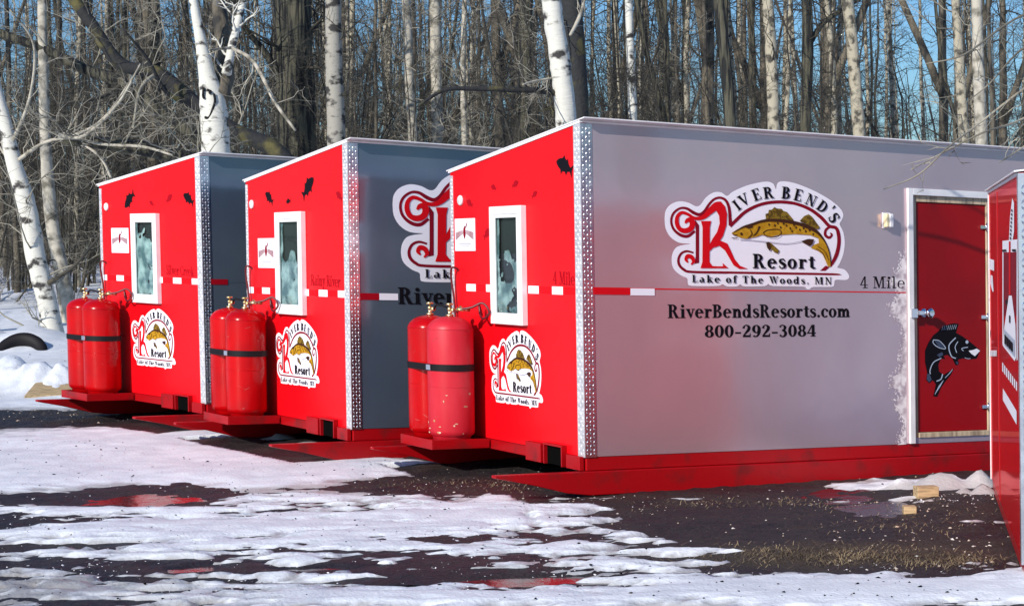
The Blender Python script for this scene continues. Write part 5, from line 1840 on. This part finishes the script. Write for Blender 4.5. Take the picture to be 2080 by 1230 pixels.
px_tree('aspen_tree', 'pale slim trunk standing alone right of the bright birch', 34, [(1292, 560, 18), (1286, 260, 18), (1282, 150, 17), (1278, 40, 16), (1276, -40, 14)], 'birch', (), 10, 'twig', 35)
px_tree('aspen_tree', 'nearly black leaning trunk above the logo', 30, [(1492, 560, 24), (1484, 270, 24), (1476, 150, 23), (1462, 20, 22), (1456, -40, 22)], 'dark', (), 8, 'twig', 36)
px_tree('aspen_tree', 'sunlit grey trunk next to the nearly black one above the logo', 32, [(1580, 560, 26), (1572, 270, 25), (1568, 150, 24), (1562, 40, 23), (1556, -40, 22)], 'aspen', (), 10, 'twig', 37)
px_tree('aspen_tree', 'dark trunk with a thick upturned side limb above the right half of the roof', 34, [(1640, 560, 22), (1636, 270, 22), (1640, 130, 24), (1640, 40, 22), (1636, -40, 22)], 'dark', [([(1644, 90, 12), (1670, 50, 11), (1710, 20, 10), (1760, -10, 9)], 'dark', .5)], 8, 'twig', 38)
px_tree('aspen_tree', 'buff leaning trunk right of the dark limbed tree', 33, [(1760, 560, 26), (1746, 285, 26), (1738, 180, 25), (1728, 60, 24), (1716, -40, 23)], 'aspen', (), 12, 'twig', 39)
px_tree('aspen_tree', 'pale twin trunk left member near the right edge of the woods', 31, [(1965, 560, 22), (1958, 290, 22), (1950, 150, 20), (1942, 20, 18), (1938, -40, 17)], 'aspen', (), 14, 'twig_pale', 40)
px_tree('aspen_tree', 'mottled grey twin trunk right member near the right edge of the woods', 30, [(2004, 560, 26), (1994, 290, 25), (1988, 150, 24), (1984, 20, 22), (1982, -40, 20)], 'birch_branch', (), 14, 'twig_pale', 41)

# overhanging tree whose trunk stands outside the frame, right: its bare twigs hang before the silver side
b = MB()
Y = 10.4
rng = np.random.default_rng(77)
root = empty('overhanging_tree', at(2420, 1010, Y), 'bare tree from beyond the right edge, pale twigs hanging before the silver side', 'tree')
bs = np.array(root.location)
tp_ = [at(2420, 1060, Y), at(2410, 700, Y), at(2400, 300, Y), at(2380, -100, Y), at(2350, -700, Y)]
b.tube(smooth_path(tp_, 5), np.linspace(.13, .07, 21), 10, 0, True, True, .03)
b.build('trunk', 'grey', root, bs)
b = MB()
for lp in ([(2390, 0, 14), (2250, 60, 9), (2080, 180, 5), (1990, 250, 4), (1925, 300, 3.5), (1865, 355, 3), (1795, 384, 2)], [(2390, 40, 12), (2240, 150, 8), (2080, 240, 5), (2000, 268, 4), (1935, 300, 3), (1900, 318, 2.5), (1850, 345, 2)],
           [(2390, -100, 12), (2200, -20, 8), (2060, 40, 5), (1960, 110, 4), (1880, 130, 2)], [(2390, 60, 10), (2200, 200, 6), (2090, 290, 4), (2030, 330, 2)], [(2390, -60, 12), (2230, 40, 7), (2090, 90, 5), (2010, 170, 3), (1960, 210, 2)],
           [(2390, -300, 22), (2100, -180, 14), (1800, -130, 11), (1550, -90, 8), (1330, -70, 5)], [(2390, -420, 20), (2050, -300, 13), (1700, -260, 9), (1450, -240, 6)]):
    q = np.array([at(a, c, Y + .25 * math.sin(i * 1.7 + lp[1][1])) for i, (a, c, _) in enumerate(lp)])
    r = np.array([e[2] for e in lp]) * Y / F / 2
    s = smooth_path(q, 5)
    r2 = np.interp(np.linspace(0, len(lp) - 1, len(s)), np.arange(len(lp)), r)
    b.tube(s, r2, 6, 0, True, True)
    for k in range(7):
        i = rng.integers(3, len(s) - 1)
        tg = s[i] - s[i - 1]
        tg /= np.linalg.norm(tg) + 1e-9
        sv = np.cross(tg, rng.normal(size=3) * np.array([.5, 1, .5]))
        sv /= np.linalg.norm(sv)
        grow(rng, b, s[i], tg * .9 + sv * .7, rng.uniform(.10, .30), .0026, 1, .18, 2, 3, .02)
b.build('crown', 'twig_pale', root, bs)
